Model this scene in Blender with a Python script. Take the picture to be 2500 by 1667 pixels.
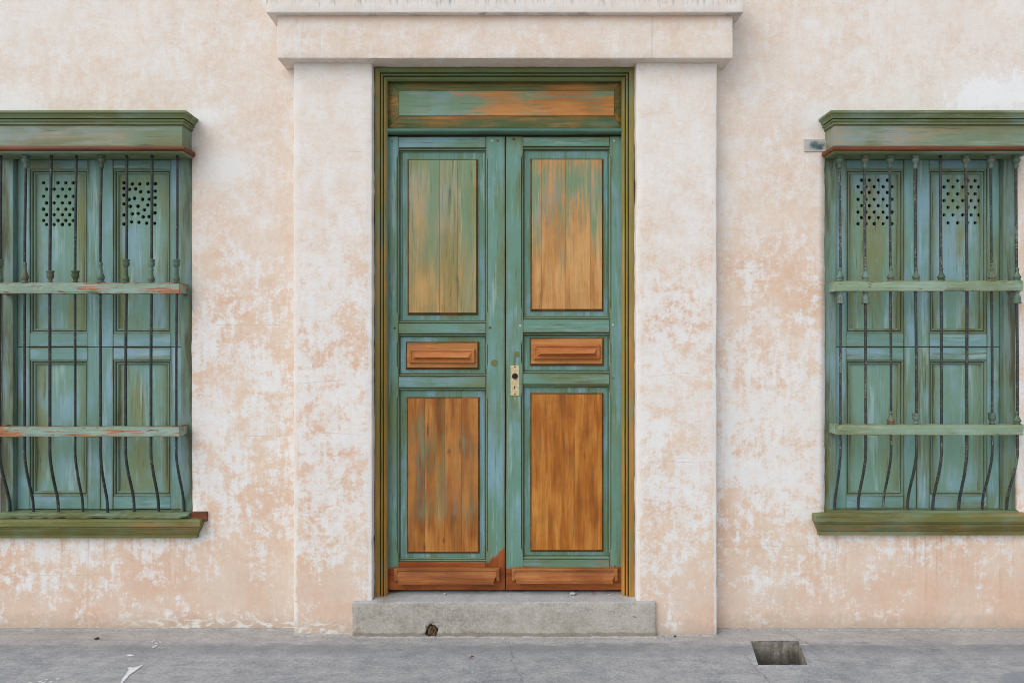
import bpy, bmesh, math, random
from mathutils import Vector, noise as mnoise
from mathutils.geometry import delaunay_2d_cdt
random.seed(7)
S = bpy.context.scene
COL = S.collection
for o in list(bpy.data.objects):
    bpy.data.objects.remove(o)

# ------------------------------------------------------------------ camera, sky, sun, exposure
CAM_D, CAM_H, F = 3.8, 1.6, 24.0 / 36.0 * 2500.0
cam = bpy.data.cameras.new('camera')
cam.lens, cam.sensor_width, cam.clip_end = 24.0, 36.0, 500.0
co = bpy.data.objects.new('camera', cam)
COL.objects.link(co)
co.location = (0, -CAM_D, CAM_H)
co.rotation_euler = (math.radians(90), 0, 0)
S.camera = co

SUN_EL, SUN_AZ = math.radians(48), math.radians(-46)      # azimuth seen from the wall: slightly to the left
world = bpy.data.worlds.new('World')
S.world = world
world.use_nodes = True
wn = world.node_tree
bg = wn.nodes['Background']
sky = wn.nodes.new('ShaderNodeTexSky')
sky.sky_type = 'NISHITA'
sky.sun_disc = False
sky.sun_elevation = SUN_EL
sky.sun_rotation = math.pi + SUN_AZ * -1
sky.air_density = 1.0
sky.dust_density = 1.5
sky.ozone_density = 1.0
hs = wn.nodes.new('ShaderNodeHueSaturation')
hs.inputs['Saturation'].default_value = 0.42
wn.links.new(sky.outputs[0], hs.inputs['Color'])
wn.links.new(hs.outputs[0], bg.inputs['Color'])
bg.inputs['Strength'].default_value = 0.15

sl = bpy.data.lights.new('sun', 'SUN')
sl.energy = 0.85
sl.angle = math.radians(50)
sl.color = (1.0, 0.985, 0.965)
so = bpy.data.objects.new('sun', sl)
COL.objects.link(so)
sd = Vector((math.sin(SUN_AZ) * math.cos(SUN_EL), -math.cos(SUN_AZ) * math.cos(SUN_EL), math.sin(SUN_EL)))
so.rotation_euler = sd.to_track_quat('Z', 'Y').to_euler()
so.location = (-3, -8, 12)

S.view_settings.view_transform = 'Standard'
S.view_settings.look = 'None'
S.view_settings.gamma = 1.0
S.view_settings.use_curve_mapping = False
S.view_settings.exposure = 0.44
S.render.engine = 'CYCLES'
S.cycles.diffuse_bounces = 3
S.cycles.max_bounces = 5
S.cycles.filter_width = 0.9

# ------------------------------------------------------------------ helpers: measuring
def X(px, y=0.0): return (px - 1250.0) / F * (CAM_D + y)
def Z(py, y=0.0): return CAM_H - (py - 833.5) / F * (CAM_D + y)

# ------------------------------------------------------------------ helpers: materials
def lin(c):
    r = []
    for v in c[:3]:
        v /= 255.0
        r.append(v / 12.92 if v <= 0.04045 else ((v + 0.055) / 1.055) ** 2.4)
    return (r[0], r[1], r[2], 1.0)

class NB:
    def __init__(s, name):
        s.mat = bpy.data.materials.new(name)
        s.mat.use_nodes = True
        s.nt = s.mat.node_tree
        s.bsdf = s.nt.nodes['Principled BSDF']
        g = s.nt.nodes.new('ShaderNodeNewGeometry')
        s.P = g.outputs['Position']
        s.N = g.outputs['Normal']
    def put(s, inp, v):
        if isinstance(v, bpy.types.NodeSocket): s.nt.links.new(v, inp)
        else: inp.default_value = v
    def vm(s, op, a, b):
        n = s.nt.nodes.new('ShaderNodeVectorMath'); n.operation = op
        s.put(n.inputs[0], a); s.put(n.inputs[1], b)
        return n.outputs['Value'] if op == 'DOT_PRODUCT' else n.outputs[0]
    def m(s, op, a, b=0.0, clamp=False):
        n = s.nt.nodes.new('ShaderNodeMath'); n.operation = op; n.use_clamp = clamp
        s.put(n.inputs[0], a); s.put(n.inputs[1], b)
        return n.outputs[0]
    def add(s, *t):
        r = t[0]
        for k in t[1:]: r = s.m('ADD', r, k)
        return r
    def noise(s, vec, scale, detail=4.0, rough=0.5, dist=0.0):
        n = s.nt.nodes.new('ShaderNodeTexNoise')
        s.put(n.inputs['Vector'], vec); s.put(n.inputs['Scale'], scale)
        n.inputs['Detail'].default_value = detail; n.inputs['Roughness'].default_value = rough
        n.inputs['Distortion'].default_value = dist
        return n.outputs['Fac']
    def mr(s, v, a, b, c=0.0, d=1.0, smooth=False):
        n = s.nt.nodes.new('ShaderNodeMapRange'); n.clamp = True
        if smooth: n.interpolation_type = 'SMOOTHSTEP'
        s.put(n.inputs[0], v)
        for i, k in enumerate((a, b, c, d)): s.put(n.inputs[i + 1], k)
        return n.outputs[0]
    def mix(s, f, a, b, blend='MIX'):
        n = s.nt.nodes.new('ShaderNodeMix'); n.data_type = 'RGBA'; n.blend_type = blend
        s.put(n.inputs[0], f); s.put(n.inputs[6], a); s.put(n.inputs[7], b)
        return n.outputs[2]
    def ramp(s, f, stops):
        n = s.nt.nodes.new('ShaderNodeValToRGB')
        e = n.color_ramp.elements
        while len(e) < len(stops): e.new(0.5)
        for k, (p, c) in zip(e, stops):
            k.position = p; k.color = c
        s.put(n.inputs[0], f)
        return n.outputs[0]
    def xyz(s):
        n = s.nt.nodes.new('ShaderNodeSeparateXYZ'); s.put(n.inputs[0], s.P)
        return n.outputs
    def bump(s, h, strength=0.3, dist=0.002):
        n = s.nt.nodes.new('ShaderNodeBump')
        n.inputs['Strength'].default_value = strength; n.inputs['Distance'].default_value = dist
        s.put(n.inputs['Height'], h); s.nt.links.new(n.outputs[0], s.bsdf.inputs['Normal'])
    def out(s, col, rough=0.7, spec=0.3):
        s.put(s.bsdf.inputs['Base Color'], col); s.put(s.bsdf.inputs['Roughness'], rough)
        s.bsdf.inputs['Specular IOR Level'].default_value = spec
        return s.mat

TEAL = [(112, 122, 72), (104, 144, 124), (116, 156, 142), (130, 166, 176), (166, 190, 182)]
OAK = [(128, 80, 38), (178, 118, 60), (200, 148, 90)]

def wood(name, horiz=False, paint=TEAL, oak=OAK, bias=-0.5, grads=(), soft=0.06, fine=1.0, rough=0.6, across=10.0,
         chips=None, chip_amt=0.0, stains=(), gloss_amt=0.28, edge=0.5, glaze_shade=(100, 98, 52)):
    paint = [tuple(v * k for v, k in zip(c, (0.955, 0.955, 0.96))) for c in paint]
    b = NB(name)
    oi = b.nt.nodes.new('ShaderNodeObjectInfo')
    cv = b.nt.nodes.new('ShaderNodeCombineXYZ')
    for i, k in enumerate((17.3, 9.1, 13.7)): b.put(cv.inputs[i], b.m('MULTIPLY', oi.outputs['Random'], k))
    P2 = b.vm('ADD', b.P, cv.outputs[0])
    st = (1.3, across, across) if horiz else (across, across, 1.3)
    fi = (5.0, 85.0, 85.0) if horiz else (85.0, 85.0, 5.0)
    A = b.noise(b.vm('MULTIPLY', P2, st), 1.0, 5, 0.6, 0.3)
    A2 = b.noise(b.vm('MULTIPLY', b.vm('ADD', P2, (3.3, 8.8, 1.7)), st), 1.7, 4, 0.6, 0.2)
    A3 = b.noise(b.vm('MULTIPLY', b.vm('ADD', P2, (6.1, 1.8, 9.7)), st), 0.8, 4, 0.6, 0.2)
    B = b.noise(b.vm('MULTIPLY', P2, fi), 1.0, 3, 0.6)
    I = b.noise(P2, 2.7, 4, 0.55)
    I2 = b.noise(b.vm('ADD', P2, (5, 5, 5)), 4.3, 3, 0.55)
    olive, base, blue, pale = paint[0], paint[len(paint) // 2], paint[-2], paint[-1]
    if len(paint) > 3: base = tuple(0.5 * p + 0.5 * q for p, q in zip(paint[1], paint[2]))
    pc = b.mix(b.mr(I, 0.42, 0.62), lin(paint[1]), lin(base))
    pc = b.mix(b.mr(b.add(b.m('MULTIPLY', A, 0.6), b.m('MULTIPLY', I2, 0.4)), 0.47, 0.62, 0, 0.9, True), pc, lin(blue))
    pc = b.mix(b.mr(b.add(b.m('MULTIPLY', A3, 0.65), b.m('MULTIPLY', I, -0.35)), 0.14, 0.28, 0, 0.75, True), pc, lin(olive))
    pc = b.mix(b.mr(b.add(b.m('MULTIPLY', A2, 0.6), b.m('MULTIPLY', B, 0.4)), 0.53, 0.66, 0, 0.6, True), pc, lin(pale))
    pc = b.mix(b.mr(B, 0.48, 0.28, 0.0, 0.30 * fine), pc, lin(olive))
    if edge:                                                # antiquing tint along both long edges; outermost band adds painted crevice shade
        tc = b.nt.nodes.new('ShaderNodeTexCoord')
        sp_ = b.nt.nodes.new('ShaderNodeSeparateXYZ'); b.put(sp_.inputs[0], tc.outputs['Generated'])
        g = b.m('MULTIPLY', b.m('ABSOLUTE', b.m('SUBTRACT', sp_.outputs[2 if horiz else 0], 0.5)), 2.0)
        g = b.m('ADD', g, b.m('MULTIPLY', b.m('SUBTRACT', A2, 0.5), 0.7))
        pc = b.mix(b.mr(g, 0.62, 1.0, 0.0, edge, True), pc, lin(glaze_shade))
        pc = b.mix(b.mr(g, 0.90, 1.06, 0.0, min(1.0, edge * 1.7), True), pc, lin(tuple(v * 0.72 for v in glaze_shade)))
    wf = b.mr(b.add(b.m('MULTIPLY', A2, 0.68), b.m('MULTIPLY', B, 0.32)), 0.32, 0.68)
    n = len(oak)
    wc = b.ramp(wf, [(i / (n - 1.0), lin(c)) for i, c in enumerate(oak)])
    wc = b.mix(b.mr(I2, 0.46, 0.62, 0, 0.65, True), wc, b.mix(0.45, wc, lin(oak[0])))
    wc = b.mix(b.mr(b.add(b.m('MULTIPLY', I, 0.5), b.m('MULTIPLY', A, 0.5)), 0.48, 0.62, 0, 0.6, True), wc, lin(oak[-1]))
    w = b.add(b.m('MULTIPLY', A, 0.36), b.m('MULTIPLY', B, 0.32), b.m('MULTIPLY', I, 0.32))
    s = b.m('ADD', w, bias)
    for (gx, gz, v0, v1, b0, b1) in grads:
        s = b.m('ADD', s, b.mr(b.vm('DOT_PRODUCT', b.P, (gx, 0, gz)), v0, v1, b0, b1))
    mask = b.mr(s, 0.5 - soft, 0.5 + soft, smooth=True)
    col = b.mix(mask, pc, wc)
    for (sx, sz, r, c, amt, asp) in stains:                      # patches of another colour with a ragged outline
        d = b.vm('SUBTRACT', b.P, (sx, 0, sz))
        nn = b.nt.nodes.new('ShaderNodeVectorMath'); nn.operation = 'LENGTH'
        b.put(nn.inputs[0], b.vm('MULTIPLY', d, (1, 0, asp)))
        dd = b.m('ADD', nn.outputs['Value'], b.m('MULTIPLY', b.m('SUBTRACT', b.noise(b.P, 16.0, 4, 0.65), 0.5), r * 1.4))
        col = b.mix(b.m('MULTIPLY', b.mr(dd, r * 0.05, r * 1.3, 1, 0, True), amt), col, lin(c))
    if chips:
        cn = b.noise(b.vm('MULTIPLY', P2, (6, 30, 30) if horiz else (30, 30, 6)), 1.6, 6, 0.7)
        cm = b.mr(b.m('ADD', cn, chip_amt), 0.64, 0.68)
        col = b.mix(cm, col, lin(chips))
    dk = b.m('MULTIPLY', b.mr(B, 0.40, 0.30), b.mr(A3, 0.44, 0.58))
    col = b.mix(b.m('MULTIPLY', dk, 0.55 * fine), col, lin((70, 58, 34)))
    gr = b.noise(b.P, 240.0, 2, 0.5)
    col = b.mix(b.mr(gr, 0.62, 0.8, 0.0, 0.30), col, lin((66, 62, 40)))
    b.bump(B, 0.4, 0.0014)
    return b.out(col, b.mr(A, 0.3, 0.7, rough - 0.1, rough + 0.12), gloss_amt)

HAIR = {'wall': [(-1.65, -1.2, 1.08, 0.0), (-1.7, -1.25, 1.72, 0.02), (1.15, 1.5, 2.0, 0.0), (1.14, 1.7, 0.42, 0.03), (-2.9, -2.2, 0.3, 0.0)],
        'pier': [(-1.16, -0.78, 1.09, 0.0), (-1.18, -0.9, 1.48, 0.1), (0.7, 1.0, 1.36, 0.08), (0.72, 1.1, 0.95, 0.0)], 'lintel': [], 'cornice': []}
def plaster(name, kind='wall'):
    b = NB(name)
    x, y, z = b.xyz()
    off = {'wall': (0, 0, 0), 'pier': (4.7, 0.3, 2.1), 'lintel': (9.1, 1.0, 5.2), 'cornice': (2.2, 7.0, 3.3)}[kind]
    P = b.vm('ADD', b.P, off)
    nA = b.noise(P, 1.0, 2, 0.5)
    nB = b.noise(P, 6.2, 7, 0.68, 0.35)
    nF = b.noise(P, 21.0, 5, 0.72, 0.4)
    nV = b.noise(b.vm('MULTIPLY', P, (30, 30, 5.5)), 1.0, 5, 0.7, 0.3)
    nH = b.noise(b.vm('MULTIPLY', P, (6, 6, 34)), 1.0, 5, 0.7, 0.3)
    nC = b.noise(P, 2.3, 4, 0.55)
    nG = b.noise(P, 80.0, 3, 0.7, 0.3)
    s = b.add(b.m('MULTIPLY', nA, 0.12), b.m('MULTIPLY', nB, 0.36), b.m('MULTIPLY', nF, 0.20),
              b.m('MULTIPLY', nV, 0.19), b.m('MULTIPLY', nH, 0.13), b.m('MULTIPLY', b.m('SUBTRACT', nG, 0.5), 0.13))
    # how much of the white coat is left, by height on the wall
    if kind in ('wall', 'pier'):
        zb = b.ramp(b.mr(z, 0.0, 3.6), [(0.0, (0.34,) * 3 + (1,)), (0.09, (0.42,) * 3 + (1,)), (0.17, (0.54,) * 3 + (1,)), (0.33, (0.60,) * 3 + (1,)),
                                        (0.5, (0.51,) * 3 + (1,)), (0.66, (0.50,) * 3 + (1,)), (0.8, (0.55,) * 3 + (1,)), (1.0, (0.57,) * 3 + (1,))])
        s = b.m('ADD', s, b.m('MULTIPLY', b.m('SUBTRACT', zb, 0.5), 0.32))
    if kind == 'pier':
        s = b.m('ADD', s, b.mr(z, 1.7, 2.2, 0.0, 0.05))
        # plaster corners rubbed white
        for xe in PIER_EDGES:
            de = b.m('ABSOLUTE', b.m('SUBTRACT', x, xe))
            de = b.m('ADD', de, b.m('MULTIPLY', b.m('SUBTRACT', nF, 0.5), 0.05))
            s = b.m('ADD', s, b.mr(de, 0.0, 0.028, 0.16, 0.0, True))
    if kind == 'wall':
        # upper right and far upper left kept more of the pale coat
        s = b.m('ADD', s, b.m('MULTIPLY', b.mr(z, 2.3, 2.9), b.mr(x, 1.3, 2.0, 0.0, 0.07)))
        s = b.m('ADD', s, b.m('MULTIPLY', b.mr(z, 2.9, 3.4), b.mr(x, -1.6, -2.6, 0.0, 0.06)))
        s = b.m('ADD', s, b.mr(x, -1.9, -1.3, 0.0, -0.02))
        s = b.m('ADD', s, b.m('MULTIPLY', b.mr(x, 0.9, 1.3, 0.0, 0.035), b.m('MULTIPLY', b.mr(z, 0.5, 0.8), b.mr(z, 2.0, 1.6))))
    hi = b.mr(b.add(z, b.m('MULTIPLY', b.m('SUBTRACT', nC, 0.5), 1.6)), 1.35, 2.65, 0.0, 1.0, True)              # upper half: thinner contrast, creamier wash
    if kind in ('lintel', 'cornice'): hi = b.m('ADD', hi, 0.0)
    w_soft = b.mr(s, 0.42, 0.60, 0, 1, True)
    w_hard = b.mr(s, 0.462, 0.538, 0, 1, True)
    wm = b.m('ADD', b.m('MULTIPLY', w_hard, b.m('SUBTRACT', 1.0, hi)), b.m('MULTIPLY', w_soft, hi))
    peach_lo = b.ramp(b.mr(b.add(b.m('MULTIPLY', nC, 0.6), b.m('MULTIPLY', nF, 0.4)), 0.36, 0.64),
                      [(0, lin((219, 182, 156))), (0.5, lin((224, 199, 176))), (1, lin((228, 211, 193)))])
    peach_hi = b.ramp(b.mr(b.add(b.m('MULTIPLY', nC, 0.6), b.m('MULTIPLY', nF, 0.4)), 0.36, 0.64),
                      [(0, lin((220, 197, 176))), (0.5, lin((225, 208, 191))), (1, lin((228, 217, 204)))])
    peach = b.mix(hi, peach_lo, peach_hi)
    peach = b.mix(b.mr(b.m('ADD', z, b.m('MULTIPLY', b.m('SUBTRACT', nB, 0.5), 0.7)), 0.45, 0.05, 0.0, 0.6), peach, b.mix(b.mr(nC, 0.4, 0.6), lin((217, 184, 162)), lin((214, 198, 182))))
    white = b.mix(hi, b.mix(b.mr(nB, 0.4, 0.6), lin((230, 225, 218)), lin((232, 232, 230))),
                  b.mix(b.mr(nB, 0.4, 0.62), lin((229, 222, 213)), lin((231, 228, 224))))
    col = b.mix(b.m('MULTIPLY', wm, b.mr(b.add(b.m('MULTIPLY', nF, 0.5), b.m('MULTIPLY', nV, 0.5)), 0.36, 0.58, 0.60, 1.0)), peach, white)
    col = b.mix(b.mr(nG, 0.3, 0.7, 0.14, 0.0), col, lin((196, 170, 150)))
    # broad thin veils of later washes, and brushed streaks
    col = b.mix(b.mr(b.noise(P, 1.7, 4, 0.6, 0.6), 0.50, 0.66, 0, 0.2), col, lin((223, 204, 190)))
    col = b.mix(b.mr(nH, 0.56, 0.68, 0, 0.22), col, lin((205, 178, 158)))
    col = b.mix(b.mr(nV, 0.42, 0.30, 0, 0.30), col, lin((232, 228, 222)))
    # thin scuffs showing the coat below inside white areas
    sc = b.m('MULTIPLY', b.mr(nV, 0.57, 0.66), b.mr(nB, 0.5, 0.4))
    col = b.mix(b.m('MULTIPLY', sc, 0.35), col, lin((208, 172, 148)))
    # bright fresh flakes
    fl = b.m('MULTIPLY', b.mr(b.noise(P, 33.0, 4, 0.72), 0.63, 0.68), b.mr(nA, 0.45, 0.6))
    col = b.mix(b.m('MULTIPLY', fl, 0.55), col, lin((234, 234, 232)))
    if kind == 'wall':
        for (px, pz, r, c, amt) in ((X(500), Z(285), 0.07, (232, 232, 230), 0.9), (X(2003), Z(285), 0.09, (228, 226, 222), 0.9), (X(2420), Z(238), 0.16, (236, 238, 240), 0.9),
                                    (X(560), Z(410), 0.10, (230, 230, 227), 0.8), (X(40), Z(262), 0.12, (232, 232, 231), 0.8)):
            ln = b.nt.nodes.new('ShaderNodeVectorMath'); ln.operation = 'LENGTH'
            b.put(ln.inputs[0], b.vm('MULTIPLY', b.vm('SUBTRACT', b.P, (px, 0, pz)), (0.6, 0, 1)))
            dd = b.m('ADD', ln.outputs['Value'], b.m('MULTIPLY', b.m('SUBTRACT', b.m('ADD', b.m('MULTIPLY', nB, 0.55), b.m('MULTIPLY', nF, 0.45)), 0.5), r * 6.5))
            col = b.mix(b.m('MULTIPLY', b.mr(dd, r, r * 0.55), amt * 0.8), col, lin(c))
    if kind == 'wall':
        run = b.noise(b.vm('MULTIPLY', P, (34, 34, 1.1)), 1.0, 3, 0.6)
        for cxw in WIN:
            dx_ = b.m('ABSOLUTE', b.m('SUBTRACT', x, cxw))
            dm = b.m('MULTIPLY', b.mr(dx_, 0.6, 0.5), b.m('MULTIPLY', b.mr(z, 0.12, 0.5), b.mr(z, 0.56, 0.53)))
            col = b.mix(b.m('MULTIPLY', dm, b.mr(run, 0.56, 0.68, 0.0, 0.5)), col, lin((182, 140, 110)))
    for (xa, xb, za, sl_) in HAIR[kind]:
        wob = b.m('MULTIPLY', b.m('SUBTRACT', nC, 0.5), 0.06)
        lnz = b.m('ABSOLUTE', b.add(z, -za, b.m('MULTIPLY', x, -sl_), wob))
        hk = b.m('MULTIPLY', b.mr(lnz, 0.0022, 0.0008), b.m('MULTIPLY', b.mr(x, xa, xa + 0.05), b.mr(x, xb, xb - 0.05)))
        col = b.mix(b.m('MULTIPLY', hk, b.mr(nF, 0.4, 0.55, 0.05, 0.45)), col, lin((172, 148, 128)))
    # small dark pits and grey scuffing
    pit = b.mr(b.noise(P, 62.0, 3, 0.6), 0.755, 0.79)
    col = b.mix(b.m('MULTIPLY', pit, 0.55), col, lin((140, 120, 102)))
    gsc = b.m('MULTIPLY', b.mr(b.noise(b.vm('MULTIPLY', P, (3, 3, 40)), 2.0, 4, 0.7), 0.65, 0.7), b.mr(nF, 0.45, 0.55))
    col = b.mix(b.m('MULTIPLY', gsc, 0.28), col, lin((158, 138, 120)))
    if kind in ('wall', 'pier'):                           # splashed street dirt and whitewash at the foot
        dz = b.m('ADD', z, b.m('MULTIPLY', b.m('SUBTRACT', nF, 0.5), 0.16))
        col = b.mix(b.mr(dz, 0.10, 0.0, 0.0, 0.7), col, lin((176, 160, 142)))
        foot = b.m('MULTIPLY', b.mr(dz, 0.075, 0.05), b.mr(b.noise(b.vm('MULTIPLY', P, (5, 5, 12)), 3.0, 4, 0.7), 0.5, 0.56))
        foot = b.m('MULTIPLY', foot, b.m('MULTIPLY', b.mr(x, -2.3, -1.9), b.mr(x, -0.8, -1.0)))
        col = b.mix(b.m('MULTIPLY', foot, 0.9), col, lin((224, 220, 210)))
    if kind == 'lintel':                                   # run marks from the ledge above
        run = b.noise(b.vm('MULTIPLY', P, (38, 38, 0.9)), 1.0, 3, 0.5)
        col = b.mix(b.m('MULTIPLY', b.mr(run, 0.66, 0.71), 0.45), col, lin((226, 226, 226)))
        col = b.mix(b.m('MULTIPLY', b.mr(run, 0.335, 0.30), b.m('MULTIPLY', b.mr(x, 0.4, 0.7), 0.22)), col, lin((160, 152, 146)))
        col = b.mix(b.mr(b.m('ADD', z, b.m('MULTIPLY', nF, 0.05)), 3.33, 3.37, 0.0, 0.5), col, lin((214, 172, 144)))
    if kind == 'cornice':
        run = b.noise(b.vm('MULTIPLY', P, (60, 60, 6)), 1.0, 5, 0.6)
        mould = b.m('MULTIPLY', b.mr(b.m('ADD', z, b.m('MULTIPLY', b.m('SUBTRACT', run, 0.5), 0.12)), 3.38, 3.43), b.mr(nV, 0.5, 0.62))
        col = b.mix(0.35, col, lin((226, 226, 224)))
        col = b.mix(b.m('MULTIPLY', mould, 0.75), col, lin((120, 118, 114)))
        col = b.mix(b.m('MULTIPLY', b.mr(run, 0.62, 0.7), 0.25), col, lin((160, 154, 148)))
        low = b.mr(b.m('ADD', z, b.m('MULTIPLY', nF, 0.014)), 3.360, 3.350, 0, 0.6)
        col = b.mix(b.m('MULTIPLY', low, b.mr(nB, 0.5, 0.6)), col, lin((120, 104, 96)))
    fineh = b.noise(P, 130.0, 1, 0.6)
    b.bump(b.add(b.m('MULTIPLY', b.noise(P, 6.0, 6, 0.68), 2.0), b.m('MULTIPLY', fineh, 0.25)), 0.45, 0.004)
    return b.out(col, 0.88, 0.15)

def concrete(name, kind='walk'):
    b = NB(name)
    x, y, z = b.xyz()
    n1 = b.noise(b.P, 2.2, 6, 0.6)
    n2 = b.noise(b.P, 13.0, 6, 0.7)
    n3 = b.noise(b.P, 190.0, 2, 0.65)
    nS = b.noise(b.vm('MULTIPLY', b.P, (3.0, 16.0, 16.0)), 1.6, 6, 0.68, 0.5)
    f = b.mr(b.add(b.m('MULTIPLY', n1, 0.22), b.m('MULTIPLY', n2, 0.26), b.m('MULTIPLY', nS, 0.20), b.m('MULTIPLY', b.noise(b.P, 70.0, 4, 0.7), 0.32)), 0.38, 0.62)
    if kind == 'walk':
        cool = b.ramp(f, [(0, lin((116, 120, 126))), (0.45, lin((154, 156, 158))), (1, lin((188, 188, 186)))])
        warm = b.ramp(f, [(0, lin((140, 137, 134))), (0.5, lin((168, 165, 161))), (1, lin((192, 188, 183)))])
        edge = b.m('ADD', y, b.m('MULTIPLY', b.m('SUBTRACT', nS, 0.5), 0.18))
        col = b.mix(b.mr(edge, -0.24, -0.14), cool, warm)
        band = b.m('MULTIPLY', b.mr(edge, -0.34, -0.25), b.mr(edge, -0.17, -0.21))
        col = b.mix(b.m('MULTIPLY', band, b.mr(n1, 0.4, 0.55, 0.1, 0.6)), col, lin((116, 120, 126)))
        # hairline crack near the step
        for (cx, y0, y1, slope, wd) in ((-0.045, -0.62, -0.14, -0.14, 0.0028), (1.50, -0.3, -0.06, -0.35, 0.003), (1.14, -0.62, -0.28, -0.12, 0.003)):
            wob = b.m('MULTIPLY', b.m('SUBTRACT', b.noise(b.P, 9.0, 6, 0.7), 0.5), 0.12)
            line = b.m('ABSOLUTE', b.add(x, -cx, b.m('MULTIPLY', y, -slope), wob))
            ck = b.m('MULTIPLY', b.mr(line, wd, wd * 0.3), b.m('MULTIPLY', b.mr(y, y0, y0 + 0.03), b.mr(y, y1, y1 - 0.03)))
            col = b.mix(b.m('MULTIPLY', ck, 0.75), col, lin((84, 82, 80)))
        # oily round stain
        d = b.nt.nodes.new('ShaderNodeVectorMath'); d.operation = 'LENGTH'
        b.put(d.inputs[0], b.vm('MULTIPLY', b.vm('SUBTRACT', b.P, (2.46, -0.6, 0)), (0.75, 1.0, 0)))
        col = b.mix(b.mr(b.m('ADD', d.outputs['Value'], b.m('MULTIPLY', n2, 0.03)), 0.135, 0.12, 0, 0.6), col, lin((122, 130, 140)))
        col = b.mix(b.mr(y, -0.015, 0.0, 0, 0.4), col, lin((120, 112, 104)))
    elif kind == 'step':
        col = b.ramp(f, [(0, lin((146, 138, 126))), (0.45, lin((180, 173, 161))), (1, lin((202, 196, 186)))])
        st = b.mr(b.noise(b.P, 4.2, 5, 0.6), 0.56, 0.68, 0, 0.45)
        col = b.mix(st, col, lin((146, 138, 122)))
        top = b.mr(b.m('ADD', z, b.m('MULTIPLY', n2, 0.02)), 0.192, 0.199)
        col = b.mix(top, col, b.ramp(f, [(0, lin((158, 158, 158))), (1, lin((188, 187, 185)))]))
        low = b.mr(b.m('ADD', z, b.m('MULTIPLY', b.m('SUBTRACT', n2, 0.5), 0.03)), 0.03, 0.022)
        col = b.mix(b.m('MULTIPLY', low, 0.6), col, lin((122, 112, 94)))
    else:
        depth_shade = b.mr(b.m('ADD', z, b.m('MULTIPLY', b.m('SUBTRACT', n2, 0.5), 0.14)), -0.035, -0.11, 0.0, 0.75)  # pit walls painted darker with depth, standing in for shade
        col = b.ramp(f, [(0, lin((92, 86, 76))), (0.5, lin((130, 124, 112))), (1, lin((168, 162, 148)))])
        col = b.mix(depth_shade, col, lin((62, 58, 52)))
    pit = b.mr(b.noise(b.P, 55.0, 4, 0.65), 0.70, 0.76)
    col = b.mix(b.m('MULTIPLY', pit, 0.55), col, lin((92, 90, 86)))
    lt = b.mr(b.noise(b.P, 30.0, 8, 0.75), 0.64, 0.70)
    col = b.mix(b.m('MULTIPLY', lt, 0.35), col, lin((198, 196, 192)))
    col = b.mix(b.mr(n3, 0.40, 0.70, 0.0, 0.38), col, lin((96, 95, 94)))
    fk = b.mr(b.noise(b.vm('MULTIPLY', b.P, (22.0, 60.0, 60.0)), 1.0, 3, 0.6), 0.70, 0.74)
    col = b.mix(b.m('MULTIPLY', fk, 0.6), col, lin((88, 88, 90)))
    b.bump(b.add(b.m('MULTIPLY', n2, 1.0), b.m('MULTIPLY', n3, 0.5), b.m('MULTIPLY', pit, -0.5), b.m('MULTIPLY', nS, 0.4)), 0.55, 0.005)
    return b.out(col, 0.9, 0.2)

def iron(name, chip, amt):
    b = NB(name)
    oi = b.nt.nodes.new('ShaderNodeObjectInfo')
    cv = b.nt.nodes.new('ShaderNodeCombineXYZ')
    for i, k in enumerate((17.3, 9.1, 13.7)): b.put(cv.inputs[i], b.m('MULTIPLY', oi.outputs['Random'], k))
    P = b.vm('ADD', b.P, cv.outputs[0])
    n = b.noise(P, 120.0, 4, 0.7)
    r = b.noise(b.vm('MULTIPLY', P, (8, 8, 5)), 1.0, 4, 0.6)
    col = b.ramp(b.noise(P, 30.0, 5, 0.6), [(0.3, lin((36, 40, 40))), (0.55, lin((52, 58, 55))), (0.75, lin((84, 78, 62)))])
    col = b.mix(b.mr(b.add(n, b.m('MULTIPLY', r, 0.5), amt), 0.84, 0.88), col, lin(chip))
    col = b.mix(b.mr(b.add(r, amt * 0.8), 0.64, 0.68, 0, 0.9), col, lin((92, 112, 96)))
    col = b.mix(b.mr(b.add(b.noise(P, 3.0, 3, 0.5), b.m('MULTIPLY', n, 0.2), amt * 0.5), 0.83, 0.86), col, lin((190, 168, 118)))
    b.bump(n, 0.5, 0.002)
    return b.out(col, 0.6, 0.4)

def plain(name, c, rough=0.7, var=0.25, scale=40.0, c2=None, spec=0.3):
    b = NB(name)
    n = b.noise(b.P, scale, 6, 0.65)
    col = b.mix(b.mr(n, 0.35, 0.65), lin(c), lin(c2 or tuple(v * (1 - var) for v in c)))
    b.bump(n, 0.4, 0.002)
    return b.out(col, rough, spec)

# ------------------------------------------------------------------ helpers: meshes
def link(name, me, mats, parent=None):
    if not isinstance(mats, (list, tuple)): mats = [mats]
    for k in mats: me.materials.append(k)
    o = bpy.data.objects.new(name, me)
    COL.objects.link(o)
    if parent: o.parent = parent
    return o

def from_bm(name, bm, mats, parent=None, smooth=False):
    bmesh.ops.recalc_face_normals(bm, faces=bm.faces)
    me = bpy.data.meshes.new(name)
    bm.to_mesh(me); bm.free()
    if smooth:
        for p in me.polygons: p.use_smooth = True
    return link(name, me, mats, parent)

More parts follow.
